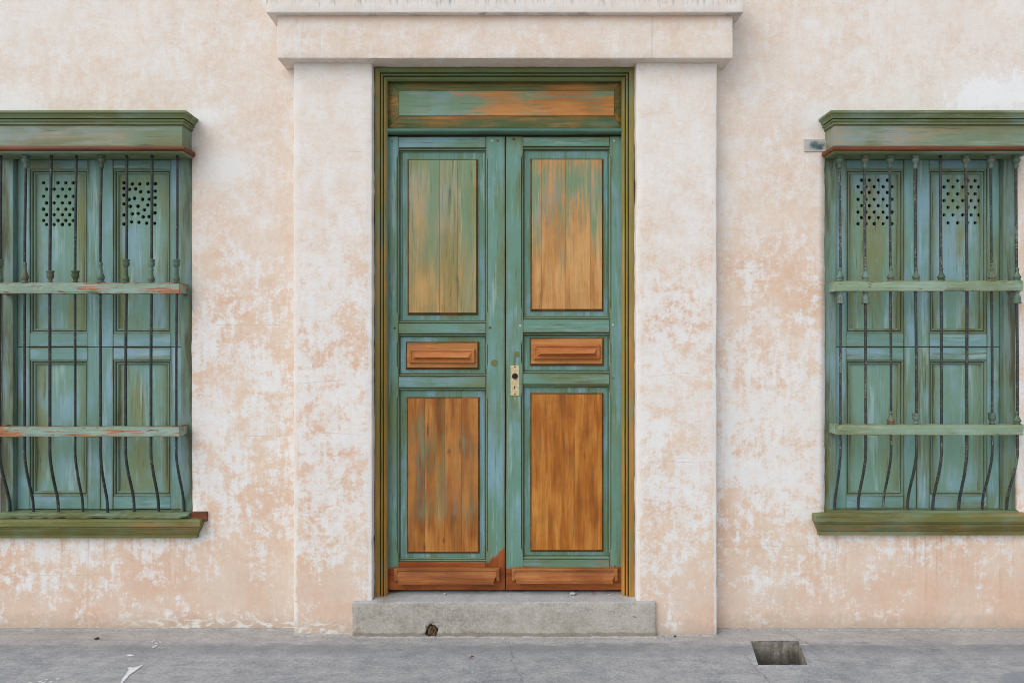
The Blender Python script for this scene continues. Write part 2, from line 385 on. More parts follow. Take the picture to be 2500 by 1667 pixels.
def bm_box(bm, x0, x1, y0, y1, z0, z1, bev=0.0, seg=2, mi=0):
    v = [bm.verts.new((x, y, z)) for z in (z0, z1) for y in (y0, y1) for x in (x0, x1)]
    fs = [bm.faces.new([v[i] for i in q]) for q in ((0, 2, 3, 1), (4, 5, 7, 6), (0, 1, 5, 4), (2, 6, 7, 3), (0, 4, 6, 2), (1, 3, 7, 5))]
    for f in fs: f.material_index = mi
    if bev:
        es = list({e for f in fs for e in f.edges})
        bmesh.ops.bevel(bm, geom=es, offset=bev, segments=seg, affect='EDGES', profile=0.5)

def box(name, x0, x1, y0, y1, z0, z1, mat, parent=None, bev=0.002):
    bm = bmesh.new()
    bm_box(bm, min(x0, x1), max(x0, x1), y0, y1, min(z0, z1), max(z0, z1), bev)
    return from_bm(name, bm, mat, parent)

def prism(name, poly, y0, y1, mat, parent=None, bev=0.002):
    bm = bmesh.new()
    fr = [bm.verts.new((x, y0, z)) for x, z in poly]
    bk = [bm.verts.new((x, y1, z)) for x, z in poly]
    f = bm.faces.new(fr)
    n = len(poly)
    for i in range(n): bm.faces.new((fr[i], fr[(i + 1) % n], bk[(i + 1) % n], bk[i]))
    bm.faces.new(bk[::-1])
    if bev: bmesh.ops.bevel(bm, geom=list(f.edges), offset=bev, segments=2, affect='EDGES', profile=0.5)
    return from_bm(name, bm, mat, parent)

def rough_box(name, x0, x1, y0, y1, z0, z1, mat, parent, bev=0.008, step=0.04, amp=0.0025, edge=0.003, smooth=True):
    bm = bmesh.new()
    bm_box(bm, x0, x1, y0, y1, z0, z1, bev, 3)
    for ax, a, c in ((0, x0, x1), (2, z0, z1)):
        n = int((c - a) / step)
        for i in range(1, n):
            p = [0, 0, 0]; p[ax] = a + (c - a) * i / n
            q = [0, 0, 0]; q[ax] = 1
            bmesh.ops.bisect_plane(bm, geom=bm.verts[:] + bm.edges[:] + bm.faces[:], plane_co=p, plane_no=q, dist=1e-5)
    bm.normal_update()
    mv = []
    for v in bm.verts:
        p = v.co
        k = mnoise.noise(p * 2.3) * amp + mnoise.noise(p * 9.0) * amp * 0.5
        near = min(abs(p.x - x0), abs(p.x - x1)) < bev * 1.2 or min(abs(p.z - z0), abs(p.z - z1)) < bev * 1.2
        if near:
            k += (mnoise.noise(p * 21.0) - 0.25 + 0.5 * mnoise.noise(p * 50.0)) * edge
            c = mnoise.noise(p * 5.3 + Vector((9, 4, 2))) + 0.6 * mnoise.noise(p * 17.0)
            if c > 0.42: k -= min(0.007, (c - 0.42) * edge * 5)
        mv.append(v.normal * k)
    for v, d in zip(bm.verts, mv): v.co += d
    return from_bm(name, bm, mat, parent, smooth=smooth)

def frame_sweep(name, x0, x1, z0, z1, prof, mat, parent, sides=4, mi=None, gl=()):
    """mitred moulding round an opening; prof = [(distance inwards, y)]; sides=3 leaves the bottom open"""
    bm = bmesh.new()
    rows = []
    for u, y in prof:
        if sides == 4: pts = [(x0 + u, z0 + u), (x0 + u, z1 - u), (x1 - u, z1 - u), (x1 - u, z0 + u)]
        else: pts = [(x0 + u, z0), (x0 + u, z1 - u), (x1 - u, z1 - u), (x1 - u, z0)]
        rows.append([bm.verts.new((x, y, z)) for x, z in pts])
    n = 4 if sides == 4 else 3
    mat = list(mat) if isinstance(mat, (list, tuple)) else [mat]
    for k, (a, c) in enumerate(zip(rows, rows[1:])):
        for i in range(n):
            j = (i + 1) % 4
            f = bm.faces.new((a[i], a[j], c[j], c[i]))
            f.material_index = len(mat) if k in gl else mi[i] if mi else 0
    return from_bm(name, bm, mat + [M['glaze_shade']], parent)

def return_moulding(name, cx, h, prof, mat, parent, gl=()):
    """moulding that runs along the wall and returns to it at both ends; prof = [(standing out, z)]"""
    bm = bmesh.new()
    rows = []
    for p, z in prof:
        rows.append([bm.verts.new(c) for c in ((cx - h - p, 0.01, z), (cx - h - p, -p, z), (cx + h + p, -p, z), (cx + h + p, 0.01, z))])
    for k, (a, c) in enumerate(zip(rows, rows[1:])):
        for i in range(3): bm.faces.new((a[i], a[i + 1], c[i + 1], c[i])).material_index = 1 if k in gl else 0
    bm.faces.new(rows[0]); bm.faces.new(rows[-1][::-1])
    return from_bm(name, bm, [mat, M['glaze_shade']], parent)

def lathe(bm, x, y, prof, seg=14):
    rows = []
    for r, z in prof:
        rows.append([bm.verts.new((x + r * math.cos(2 * math.pi * i / seg), y + r * math.sin(2 * math.pi * i / seg), z)) for i in range(seg)])
    for a, c in zip(rows, rows[1:]):
        for i in range(seg): bm.faces.new((a[i], a[(i + 1) % seg], c[(i + 1) % seg], c[i]))
    bm.faces.new(rows[0][::-1]); bm.faces.new(rows[-1])

def tube(bm, pts, r, seg=10):
    rows = []
    for i, p in enumerate(pts):
        t = (Vector(pts[min(i + 1, len(pts) - 1)]) - Vector(pts[max(i - 1, 0)])).normalized()
        u = Vector((1, 0, 0)); w = t.cross(u).normalized()
        rows.append([bm.verts.new(Vector(p) + (u * math.cos(2 * math.pi * k / seg) + w * math.sin(2 * math.pi * k / seg)) * r) for k in range(seg)])
    for a, c in zip(rows, rows[1:]):
        for k in range(seg): bm.faces.new((a[k], a[(k + 1) % seg], c[(k + 1) % seg], c[k]))
    bm.faces.new(rows[0][::-1]); bm.faces.new(rows[-1])

def sheet_with_holes(rect, holes, to3, depth3, mat_name, mats, parent, wall_mi=0):
    """flat sheet (rect in 2D) pierced by polygons, each hole given walls"""
    x0, x1, z0, z1 = rect
    vs = [Vector((x0, z0)), Vector((x1, z0)), Vector((x1, z1)), Vector((x0, z1))]
    es = [(0, 1), (1, 2), (2, 3), (3, 0)]
    for h in holes:
        k = len(vs)
        vs += [Vector(p) for p in h]
        es += [(k + i, k + (i + 1) % len(h)) for i in range(len(h))]
    ov, oe, of = delaunay_2d_cdt(vs, es, [], 1, 1e-6)[:3]
    def inside(p, poly):
        c = False
        for i in range(len(poly)):
            a, q = poly[i], poly[i - 1]
            if (a[1] > p.y) != (q[1] > p.y) and p.x < (q[0] - a[0]) * (p.y - a[1]) / (q[1] - a[1]) + a[0]: c = not c
        return c
    bm = bmesh.new()
    bv = [bm.verts.new(to3(v.x, v.y)) for v in ov]
    for f in of:
        ce = sum((ov[i] for i in f), Vector((0, 0))) / len(f)
        if any(inside(ce, h) for h in holes): continue
        bm.faces.new([bv[i] for i in f])
    for h in holes:
        a = [bm.verts.new(to3(*p)) for p in h]
        c = [bm.verts.new(depth3(*p)) for p in h]
        for i in range(len(h)):
            f = bm.faces.new((a[i], a[(i + 1) % len(h)], c[(i + 1) % len(h)], c[i])); f.material_index = wall_mi
    bmesh.ops.remove_doubles(bm, verts=bm.verts, dist=1e-6)
    return from_bm(mat_name, bm, mats, parent)

# ------------------------------------------------------------------ measures of the facade
PIER_P, LINT_P, CORN_P = 0.080, 0.138, 0.170
PL0, PL1 = X(716, -PIER_P), X(909, -PIER_P)
PR0, PR1 = X(1553.5, -PIER_P), X(1751, -PIER_P)
PIER_EDGES = (PL0, PL1, PR0, PR1)
LINT_Z0, LINT_Z1 = 3.116, 3.346
WIN = (X(234.5), X(2248))
OPEN_H, OPEN_Z0, OPEN_Z1 = 0.535, 0.64, 2.66

# ------------------------------------------------------------------ materials
M = {}
M['wall'] = plaster('limewash_wall', 'wall')
M['pier'] = plaster('limewash_pilaster', 'pier')
M['lintel'] = plaster('limewash_lintel', 'lintel')
M['cornice'] = plaster('limewash_cornice', 'cornice')
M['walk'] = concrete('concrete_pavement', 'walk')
M['step'] = concrete('concrete_step', 'step')
M['pit'] = concrete('concrete_pit', 'pit')
M['rim'] = concrete('concrete_rim', 'step')
M['dark'] = plain('shade_backing', (30, 28, 26))  # near-black backings: shade of gaps and openings put in the colour
zk = Z(1372, 0.035)
RED = [(100, 48, 18), (146, 74, 28), (174, 100, 44)]
BROWN = [(96, 52, 22), (138, 82, 40), (166, 108, 62)]
GOLD = [(120, 66, 20), (170, 100, 32), (202, 142, 66)]
GREEN = [(104, 118, 68), (100, 140, 120), (112, 150, 138), (128, 164, 174), (154, 182, 178)]
M['glaze_shade'] = wood('groove_glaze_shade', paint=[(68, 62, 34), (80, 80, 50), (86, 98, 70), (92, 108, 86)], oak=[(80, 56, 30), (106, 74, 40), (120, 88, 52)], bias=-0.08, soft=0.1, edge=0)  # groove faces: antiquing paint with crevice shade added to the colour
M['stile'] = wood('teal_stile', bias=-0.35, grads=[(0, 1, zk - 0.05, zk + 0.01, 0.55, 0.0)], oak=RED, soft=0.03)
xk, zz_ = X(1233, 0.035), Z(1331, 0.035)
M['stile_worn'] = wood('teal_stile_worn', bias=-0.35, grads=[(-0.8, 1.0, -0.8 * xk + zz_ - 0.06, -0.8 * xk + zz_ + 0.06, 0.6, 0.05)], oak=RED, soft=0.06)
M['rail'] = wood('teal_rail', True, bias=-0.33)
M['field'] = wood('teal_field', paint=GREEN, bias=-0.28, edge=0)
M['moulding'] = wood('olive_moulding', paint=[(112, 112, 66), (114, 138, 106), (118, 150, 132), (126, 156, 148)], bias=-0.22, edge=0)
M['moulding_h'] = wood('olive_moulding_flat', True, paint=[(112, 112, 66), (114, 138, 106), (118, 150, 132), (126, 156, 148)], bias=-0.22, edge=0)
zu = (Z(389, 0.04), Z(769, 0.04))
TAN = [(150, 110, 54), (178, 136, 76), (198, 160, 100)]
SAGE = [(128, 132, 78), (118, 146, 112), (122, 156, 136), (134, 166, 160), (160, 182, 160)]
M['panel_ul'] = wood('sanded_panel_tan', paint=SAGE, oak=TAN, bias=-0.02, grads=[(0, 1, zu[1], zu[0], 0.08, -0.07)], soft=0.16, across=10, edge=0)
M['panel_ur'] = wood('sanded_panel_orange', paint=SAGE, oak=[(158, 104, 52), (190, 136, 78), (208, 166, 108)], bias=0.0,
                     grads=[(0, 1, Z(740, .04), Z(430, .04), 0.14, -0.03), (0, 1, Z(450, .04), Z(395, .04), 0.0, 0.06)], soft=0.08, across=10, edge=0)
M['panel_ll'] = wood('sanded_panel_brown', paint=SAGE, oak=[(104, 60, 22), (156, 92, 34), (190, 132, 66)], bias=0.05, stains=[(X(1105, .04), Z(1270, .04), 0.022, (120, 74, 32), 0.6, 0.6), (X(1096, .04), Z(1102, .04), 0.014, (104, 66, 30), 0.6, 0.6), (X(1123, .04), Z(1085, .04), 0.006, (72, 46, 24), 0.85, 0.14), (X(1044, .04), Z(1048, .04), 0.006, (72, 46, 24), 0.85, 0.13), (X(1036, .04), Z(1336, .04), 0.010, (92, 52, 22), 0.7, 0.4), (X(1083, .04), Z(1320, .04), 0.008, (92, 52, 22), 0.7, 0.4)], grads=[(0, 1, Z(1080, .04), Z(960, .04), 0.0, 0.12), (0, 1, Z(1350, .04), Z(1250, .04), 0.14, 0.0)],
                     soft=0.11, across=10, edge=0)
M['panel_lr'] = wood('sanded_panel_gold', paint=SAGE, oak=GOLD, bias=0.12, stains=[(X(1379, .04), Z(1105, .04), 0.03, (136, 78, 26), 0.6, 0.35), (X(1427, .04), Z(1112, .04), 0.012, (116, 68, 26), 0.6, 0.5), (X(1305, .04), Z(1025, .04), 0.012, (140, 84, 34), 0.6, 0.7), (X(1416, .04), Z(1262, .04), 0.02, (146, 88, 26), 0.5, 0.25)], soft=0.06, across=10, edge=0)
M['panel_small'] = wood('sanded_panel_low', True, paint=SAGE, oak=[(150, 90, 40), (182, 118, 60), (200, 144, 88)], bias=0.08, soft=0.08)
M['bevel'] = wood('brown_bevel', True, paint=[(72, 56, 28), (90, 76, 40), (84, 92, 60)], oak=[(80, 48, 22), (118, 72, 34), (140, 92, 50)], bias=0.0, soft=0.1, edge=0)  # brown bevel edges, palette deepened to carry crevice shade
M['block'] = wood('bare_wood_block', True, paint=BROWN, oak=[(140, 74, 30), (176, 104, 50), (196, 136, 84)], bias=0.12, soft=0.1)
M['kick'] = wood('bare_kick_rail', True, paint=BROWN, oak=[(112, 60, 28), (150, 88, 42), (176, 118, 66)], bias=0.12, soft=0.1)
M['kick_base'] = wood('red_bottom_rail', True, oak=RED, bias=-0.1, grads=[(0.06, 1, zk - 0.05, zk - 0.005, 0.5, 0.0)], soft=0.07)
M['red_board'] = wood('red_base_board', True, paint=RED, oak=RED, bias=0.3)
OLIVE = [(134, 112, 50), (142, 130, 66), (126, 136, 84), (126, 150, 122), (172, 152, 90)]
M['frame_v'] = wood('olive_frame', edge=0, paint=OLIVE, oak=[(136, 88, 32), (168, 114, 48), (184, 138, 72)], bias=-0.03,
                    grads=[(0, 1, 0.3, 2.4, 0.07, -0.05)], soft=0.1, across=26)
M['frame_h'] = wood('olive_frame_head', True, paint=[(116, 112, 54), (110, 122, 70), (110, 132, 94), (122, 146, 128)], edge=0, oak=[(120, 72, 18), (150, 104, 44), (170, 132, 62)], bias=-0.2, soft=0.1, across=26)
M['transom'] = wood('transom_board', True, paint=SAGE, oak=[(150, 84, 24), (186, 118, 52), (198, 142, 82)], bias=-0.12,
                    grads=[(1, 0, X(1080), X(1230), 0.0, 0.15)], soft=0.07, edge=0,
                    stains=[(X(1232), Z(240), 0.13, (186, 124, 66), 0.45, 1.0)])
M['transom_border'] = wood('transom_border', True, paint=[(88, 90, 40), (94, 116, 76), (110, 144, 124)], oak=[(140, 84, 28), (172, 110, 48), (190, 136, 74)], bias=-0.02, soft=0.09)
M['bead'] = wood('teal_bead', True, paint=[(58, 92, 78), (84, 124, 108), (112, 146, 132)], bias=-0.3)
SHUT = [(122, 130, 84), (116, 156, 144), (128, 168, 162), (142, 178, 192), (174, 202, 202)]
M['shut_v'] = wood('shutter_stile', paint=SHUT, bias=-0.36)
M['shut_h'] = wood('shutter_rail', True, paint=SHUT, bias=-0.3)
M['shut_p'] = wood('shutter_panel', paint=[(136, 136, 80), (122, 158, 134), (130, 168, 156), (142, 178, 188), (176, 204, 200)], bias=-0.3, across=8, edge=0.55, glaze_shade=(112, 108, 56))
M['shut_m'] = wood('shutter_moulding', paint=[(112, 112, 70), (116, 140, 114), (124, 154, 142), (130, 160, 156)], edge=0, oak=BROWN, bias=-0.12, soft=0.08)
M['jamb'] = wood('window_jamb', paint=SHUT, bias=-0.3, across=10, chips=(150, 150, 110), chip_amt=-0.02)
M['hood'] = wood('hood_board', True, paint=[(118, 116, 72), (122, 140, 112), (126, 154, 138), (138, 164, 164), (152, 172, 156)], oak=[(150, 112, 68), (168, 130, 86), (172, 142, 102)], bias=-0.10, soft=0.15)
M['hood_top'] = wood('hood_cornice', True, paint=[(104, 100, 54), (112, 122, 78), (118, 138, 108), (132, 154, 136), (154, 166, 136)], bias=-0.2, edge=0, oak=[(96, 70, 34), (128, 98, 50), (150, 118, 66)])
M['rust_bead'] = wood('rust_bead', True, paint=[(84, 50, 30), (110, 64, 40), (130, 82, 52)], oak=[(74, 42, 24), (108, 58, 32), (134, 80, 46)], bias=0.0, edge=0)
M['rail_l'] = wood('grille_rail_rusty', True, paint=[(122, 134, 104), (136, 160, 140), (152, 176, 158), (164, 186, 176), (186, 200, 174)], oak=[(110, 66, 34), (156, 96, 56), (170, 120, 80)], bias=-0.04, soft=0.02, chips=(104, 70, 44), chip_amt=0.03, edge=0.75, glaze_shade=(128, 84, 48))
M['rail_r'] = wood('grille_rail_pale', True, paint=[(124, 134, 96), (136, 158, 128), (148, 172, 150), (158, 180, 166), (178, 194, 164)], oak=[(110, 66, 34), (140, 96, 56), (150, 120, 80)], bias=-0.13, soft=0.02, chips=(104, 76, 46), chip_amt=0.02, edge=0.55, glaze_shade=(112, 92, 50))
M['sill'] = wood('sill_moulding', True, paint=[(110, 92, 40), (112, 112, 58), (114, 128, 82), (124, 148, 116), (150, 150, 96)], oak=[(104, 68, 30), (140, 94, 46), (168, 124, 70)], bias=-0.07, soft=0.08, edge=0)
M['sill_board'] = wood('sill_board', True, paint=[(104, 100, 52), (112, 130, 94), (122, 146, 120), (150, 160, 128)], oak=[(82, 50, 26), (110, 68, 36), (130, 88, 54)], bias=-0.12, soft=0.02)
M['horn'] = wood('bare_sill_horn', True, paint=RED, oak=[(78, 40, 24), (112, 62, 40), (130, 80, 56)], bias=0.1)
M['iron_l'] = iron('dark_iron_bar', (130, 132, 122), -0.06)
M['iron_r'] = iron('chipped_iron_bar', (132, 130, 112), 0.0)
M['collar'] = wood('painted_collar', paint=[(66, 70, 46), (84, 104, 82), (100, 126, 110), (120, 148, 140), (140, 160, 146)], oak=[(70, 44, 24), (104, 66, 38), (124, 88, 54)], bias=-0.06, soft=0.04, edge=0)
M['brass'] = plain('cream_lock_plate', (214, 200, 158), 0.45, 0.3, 90.0, (176, 156, 112), 0.4)
M['knob'] = plain('dark_knob', (34, 22, 18), 0.35, 0.2, 60.0, spec=0.5)
M['plug'] = plain('putty_plug', (98, 112, 74), 0.8, 0.2, 60.0, (120, 112, 66))
M['rustplug'] = plain('rusty_nail', (130, 82, 48), 0.8, 0.3, 80.0)
M['cement'] = plain('cement_patch', (204, 196, 188), 0.9, 0.12, 30.0, (184, 180, 176))
def patch_material():
    b = NB('smeared_cement')
    n = b.noise(b.P, 40.0, 6, 0.7)
    col = b.mix(b.mr(n, 0.35, 0.65), lin((192, 188, 183)), lin((172, 171, 170)))
    ln = b.nt.nodes.new('ShaderNodeVectorMath'); ln.operation = 'LENGTH'
    b.put(ln.inputs[0], b.vm('MULTIPLY', b.vm('SUBTRACT', b.P, (X(1993), 0, Z(357))), (0.55, 0, 1)))
    d = b.m('ADD', ln.outputs['Value'], b.m('MULTIPLY', b.m('SUBTRACT', n, 0.5), 0.06))
    col = b.mix(b.mr(d, 0.034, 0.010, 0, 0.9, True), col, b.mix(b.mr(n, 0.4, 0.6), lin((38, 70, 74)), lin((70, 104, 100))))
    b.bump(n, 0.4, 0.002)
    return b.out(col, 0.85, 0.2)
M['patch'] = patch_material()
M['blue'] = plain('blue_paint_edge', (70, 100, 122), 0.8, 0.2, 60.0, (150, 156, 158))
M['splash'] = plain('white_paint_splash', (222, 224, 226), 0.8, 0.1, 50.0)
M['dirt'] = plain('brown_dirt', (112, 88, 62), 0.95, 0.55, 70.0)
M['stone'] = plain('pale_pebble', (196, 192, 184), 0.9, 0.2, 60.0)
M['leafred'] = plain('dry_red_leaf', (142, 72, 58), 0.8, 0.2, 60.0)
M['asphalt'] = plain('street_concrete', (182, 178, 172), 0.9, 0.12, 25.0)
M['grit'] = plain('dark_grit', (66, 66, 68), 0.9, 0.2, 25.0)
M['kerb'] = plain('kerb_concrete', (150, 148, 144), 0.9, 0.15, 20.0)

# ------------------------------------------------------------------ setting: road, kerb, pavement with its open drain pit
def setting(o, label):
    o['kind'] = 'structure'; o['label'] = label
    return o
bm = bmesh.new()
q = [bm.verts.new(c) for c in ((-250, -300, -0.14), (250, -300, -0.14), (250, 250, -0.14), (-250, 250, -0.14))]
bm.faces.new(q)
setting(from_bm('road', bm, M['asphalt']), 'pale worn concrete road in front of the pavement')
bm = bmesh.new(); bm_box(bm, -14, 14, -2.75, -2.6, -0.14, 0.0, 0.015)
setting(from_bm('kerb', bm, M['kerb']), 'concrete kerb edging the pavement')

ya, yb = -(CAM_D - 3.644), -(CAM_D - 3.376)
corners = [(1.274, ya), (1.530, ya), (1.462, yb), (1.217, yb)]
pit = []
for i in range(4):
    a, c = corners[i], corners[(i + 1) % 4]
    for k in range(12):
        t = k / 12.0
        j = 0.0045 if 0 < k else 0.002
        pit.append((a[0] + (c[0] - a[0]) * t + random.uniform(-j, j), a[1] + (c[1] - a[1]) * t + random.uniform(-j, j)))
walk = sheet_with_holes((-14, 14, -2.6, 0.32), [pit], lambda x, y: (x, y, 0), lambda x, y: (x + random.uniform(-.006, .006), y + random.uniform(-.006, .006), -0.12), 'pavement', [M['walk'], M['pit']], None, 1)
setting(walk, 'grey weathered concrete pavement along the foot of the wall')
bm = bmesh.new()
top = [bm.verts.new((x, y, -0.12)) for x, y in pit]
low = [bm.verts.new((x * 0.995 + 0.006, y, -0.62)) for x, y in pit]
for i in range(len(pit)): bm.faces.new((top[i], top[(i + 1) % len(pit)], low[(i + 1) % len(pit)], low[i]))
bm.faces.new(low)
from_bm('drain_pit', bm, M['pit'], walk)

def strip(name, a, c, wdt, hgt, mat, parent):
    """irregular hand-laid run of mortar from a to c (plan points), wdt across and hgt high"""
    bm = bmesh.new()
    a, c = Vector((a[0], a[1], 0)), Vector((c[0], c[1], 0))
    n = max(4, int((c - a).length / 0.014))
    t = (c - a).normalized(); nn = Vector((t.y, -t.x, 0))
    prev = None
    for i in range(n + 1):
        p = a + (c - a) * i / n
        k = 0.75 + 0.5 * mnoise.noise(p * 14.0) + 0.35 * mnoise.noise(p * 45.0)
        k = max(0.12, k)
        q = 0.8 + 0.7 * mnoise.noise(p * 19.0 + Vector((3, 3, 3)))
        q = max(0.1, q)
        row = [bm.verts.new(p - nn * 0.004 + Vector((0, 0, hgt * q))), bm.verts.new(p + nn * wdt * 0.45 * k + Vector((0, 0, hgt * q * 0.6))), bm.verts.new(p + nn * wdt * k + Vector((0, 0, -0.001)))]
        if prev:
            for j in range(2): bm.faces.new((prev[j], prev[j + 1], row[j + 1], row[j]))
        prev = row
    return from_bm(name, bm, mat, parent, True)
strip('mortar_joint', (-5.9, 0.0), (PL0 - 0.003, 0.0), 0.022, 0.011, M['walk'], walk)
strip('mortar_joint', (PL0, -PIER_P), (X(859, -0.106), -PIER_P), 0.018, 0.010, M['walk'], walk)
strip('mortar_joint', (X(859, -0.106), -0.104), (X(1603, -0.106), -0.104), 0.016, 0.009, M['walk'], walk)
strip('mortar_joint', (X(1603, -0.106), -PIER_P), (PR1, -PIER_P), 0.018, 0.010, M['walk'], walk)
strip('mortar_joint', (PR1 + 0.003, 0.0), (5.9, 0.0), 0.022, 0.011, M['walk'], walk)
for i in range(4):
    a, c = corners[i], corners[(i + 1) % 4]
    mx, my = sum(p[0] for p in corners) / 4, sum(p[1] for p in corners) / 4
    g = lambda p: (mx + (p[0] - mx) * 1.03, my + (p[1] - my) * 1.03)
    strip('pit_rim', g(c), g(a), 0.024, 0.004, M['walk'], walk)

def splash(pts, z=0.0035):
    bm = bmesh.new()
    vs = [bm.verts.new((x, y, z)) for x, y in pts]
    f = bm.faces.new(vs)
    bmesh.ops.triangulate(bm, faces=[f])
    return from_bm('paint_splash', bm, M['splash'], walk)
def G(px, py):                       # a point of the pavement
    d = CAM_H * F / (py - 833.5)
    return ((px - 1250) / F * d, d - CAM_D)
def ragged(poly, n=4, j=0.004):
    r = []
    for i in range(len(poly)):
        a, c = poly[i], poly[(i + 1) % len(poly)]
        for k in range(n):
            t = k / n
            r.append((a[0] + (c[0] - a[0]) * t + random.uniform(-j, j), a[1] + (c[1] - a[1]) * t + random.uniform(-j, j) * 0.7))
    return r
splash(ragged([G(285, 1680), G(300, 1655), G(314, 1637), G(312, 1630), G(328, 1630), G(348, 1624), G(344, 1629), G(332, 1637), G(318, 1647), G(304, 1662), G(292, 1680)], 4, 0.0028))
splash(ragged([G(306, 1600), G(318, 1598), G(328, 1600), G(320, 1603), G(312, 1602)], 2, 0.002))
for k in range(9):
    px, py = 390 + random.uniform(-22, 28), 1570 + random.uniform(-9, 12)
    splash(ragged([G(px, py), G(px + random.uniform(6, 14), py - random.uniform(1, 4)), G(px + 4, py + 2.0)], 2, 0.0015))
for k in range(6):
    px, py = 75 + random.uniform(-25, 60), 1660 + random.uniform(-4, 8)
    splash(ragged([G(px, py), G(px + random.uniform(8, 18), py - random.uniform(1, 4)), G(px + 6, py + 2.5)], 2, 0.002))

# ------------------------------------------------------------------ the house: wall, pilasters, lintel, cornice
house = bpy.data.objects.new('house', None)
COL.objects.link(house)
house['label'] = 'old limewashed house front in flaking pink and white with green woodwork'
house['category'] = 'house'

def build_wall():
    xs_b = sorted([-6.0, PL1 - 0.12, PR0 + 0.12, 6.0] + [c + s * OPEN_H for c in WIN for s in (-1, 1)])
    zs_b = [-0.05, OPEN_Z0, OPEN_Z1, 3.2, 4.6]
    def fill(b):
        r = []
        for a, c in zip(b, b[1:]):
            n = max(1, int(round((c - a) / 0.035)))
            r += [a + (c - a) * i / n for i in range(n)]
        return r + [b[-1]]
    xs, zs = fill(xs_b), fill(zs_b)
    holes = [(c - OPEN_H, c + OPEN_H, OPEN_Z0, OPEN_Z1) for c in WIN] + [(PL1 - 0.12, PR0 + 0.12, -0.05, 3.2)]
    def ed(x, z):                    # plaster arris round the windows is hand-trowelled
        dx = dz = 0.0
        for c in WIN:
            if OPEN_Z0 - 1e-4 <= z <= OPEN_Z1 + 1e-4:
                for s in (-1, 1):
                    if abs(x - (c + s * OPEN_H)) < 1e-4: dx = 0.004 * mnoise.noise((s * 7, z * 6, c)) + 0.003 * mnoise.noise((s * 7, z * 31, c))
        return dx
    bm = bmesh.new()
    V = {}
    def vert(i, j):
        if (i, j) not in V:
            x, z = xs[i], zs[j]
            y = 0.004 * mnoise.noise((x * 1.1, 0, z * 1.1)) + 0.0025 * mnoise.noise((x * 4.0, 3, z * 4.0)) + 0.0012 * mnoise.noise((x * 11, 6, z * 11))
            V[i, j] = bm.verts.new((x + ed(x, z), y, z))
        return V[i, j]
    for i in range(len(xs) - 1):
        for j in range(len(zs) - 1):
            cx, cz = (xs[i] + xs[i + 1]) / 2, (zs[j] + zs[j + 1]) / 2
            if any(a < cx < b and c < cz < d for a, b, c, d in holes): continue
            bm.faces.new((vert(i, j), vert(i + 1, j), vert(i + 1, j + 1), vert(i, j + 1)))
    be = [e for e in bm.edges if len(e.link_faces) == 1]
    r = bmesh.ops.extrude_edge_only(bm, edges=be)
    for g in r['geom']:
        if isinstance(g, bmesh.types.BMVert): g.co.y = 0.32
    # the back of the wall closes the openings
    q = [bm.verts.new(c) for c in ((-6, 0.32, -0.05), (6, 0.32, -0.05), (6, 0.32, 4.6), (-6, 0.32, 4.6))]
    f = bm.faces.new(q); f.material_index = 1
    me_o = from_bm('wall', bm, [M['wall'], M['dark']], house)
    for p in me_o.data.polygons: p.use_smooth = abs(p.normal.y) > 0.8
    return me_o
build_wall()
rough_box('pilaster', PL0, PL1, -PIER_P, 0.30, -0.02, LINT_Z0 + 0.03, M['pier'], house)
rough_box('pilaster', PR0, PR1, -PIER_P, 0.30, -0.02, LINT_Z0 + 0.03, M['pier'], house)
rough_box('lintel', X(676, -LINT_P), X(1790, -LINT_P), -LINT_P, 0.30, LINT_Z0, LINT_Z1 + 0.02, M['lintel'], house, bev=0.007)
rough_box('cornice', X(647, -CORN_P), X(1816, -CORN_P), -CORN_P, 0.06, LINT_Z1, LINT_Z1 + 0.17, M['cornice'], house, bev=0.007)

# ------------------------------------------------------------------ door frame and transom
FX0, FX1 = PL1 + 0.002, PR0 - 0.002
FW = X(945, 0.03) - FX0
prof = [(0.0, 0.2), (0.0, -0.022), (0.003, -0.025), (0.024, -0.025), (0.027, -0.022), (0.0275, -0.006), (0.031, -0.006), (0.033, -0.017), (0.038, -0.020), (0.042, -0.017),
        (0.0435, -0.001), (0.047, -0.001), (0.049, -0.010), (0.054, -0.012), (0.060, -0.006), (0.066, 0.002), (FW - 0.003, 0.004), (FW, 0.008), (FW, 0.2)]
DZ0 = 0.185
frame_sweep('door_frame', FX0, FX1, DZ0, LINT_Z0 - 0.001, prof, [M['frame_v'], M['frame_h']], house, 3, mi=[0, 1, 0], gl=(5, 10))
IX0, IX1 = FX0 + FW, FX1 - FW
IZ1 = LINT_Z0 - FW

yt = 0.03
tz0, tz1 = Z(313, yt), IZ1 + 0.01
transom = box('transom', IX0 - 0.005, IX1 + 0.005, yt + 0.03, yt + 0.05, Z(330, yt), tz1, M['dark'], house)
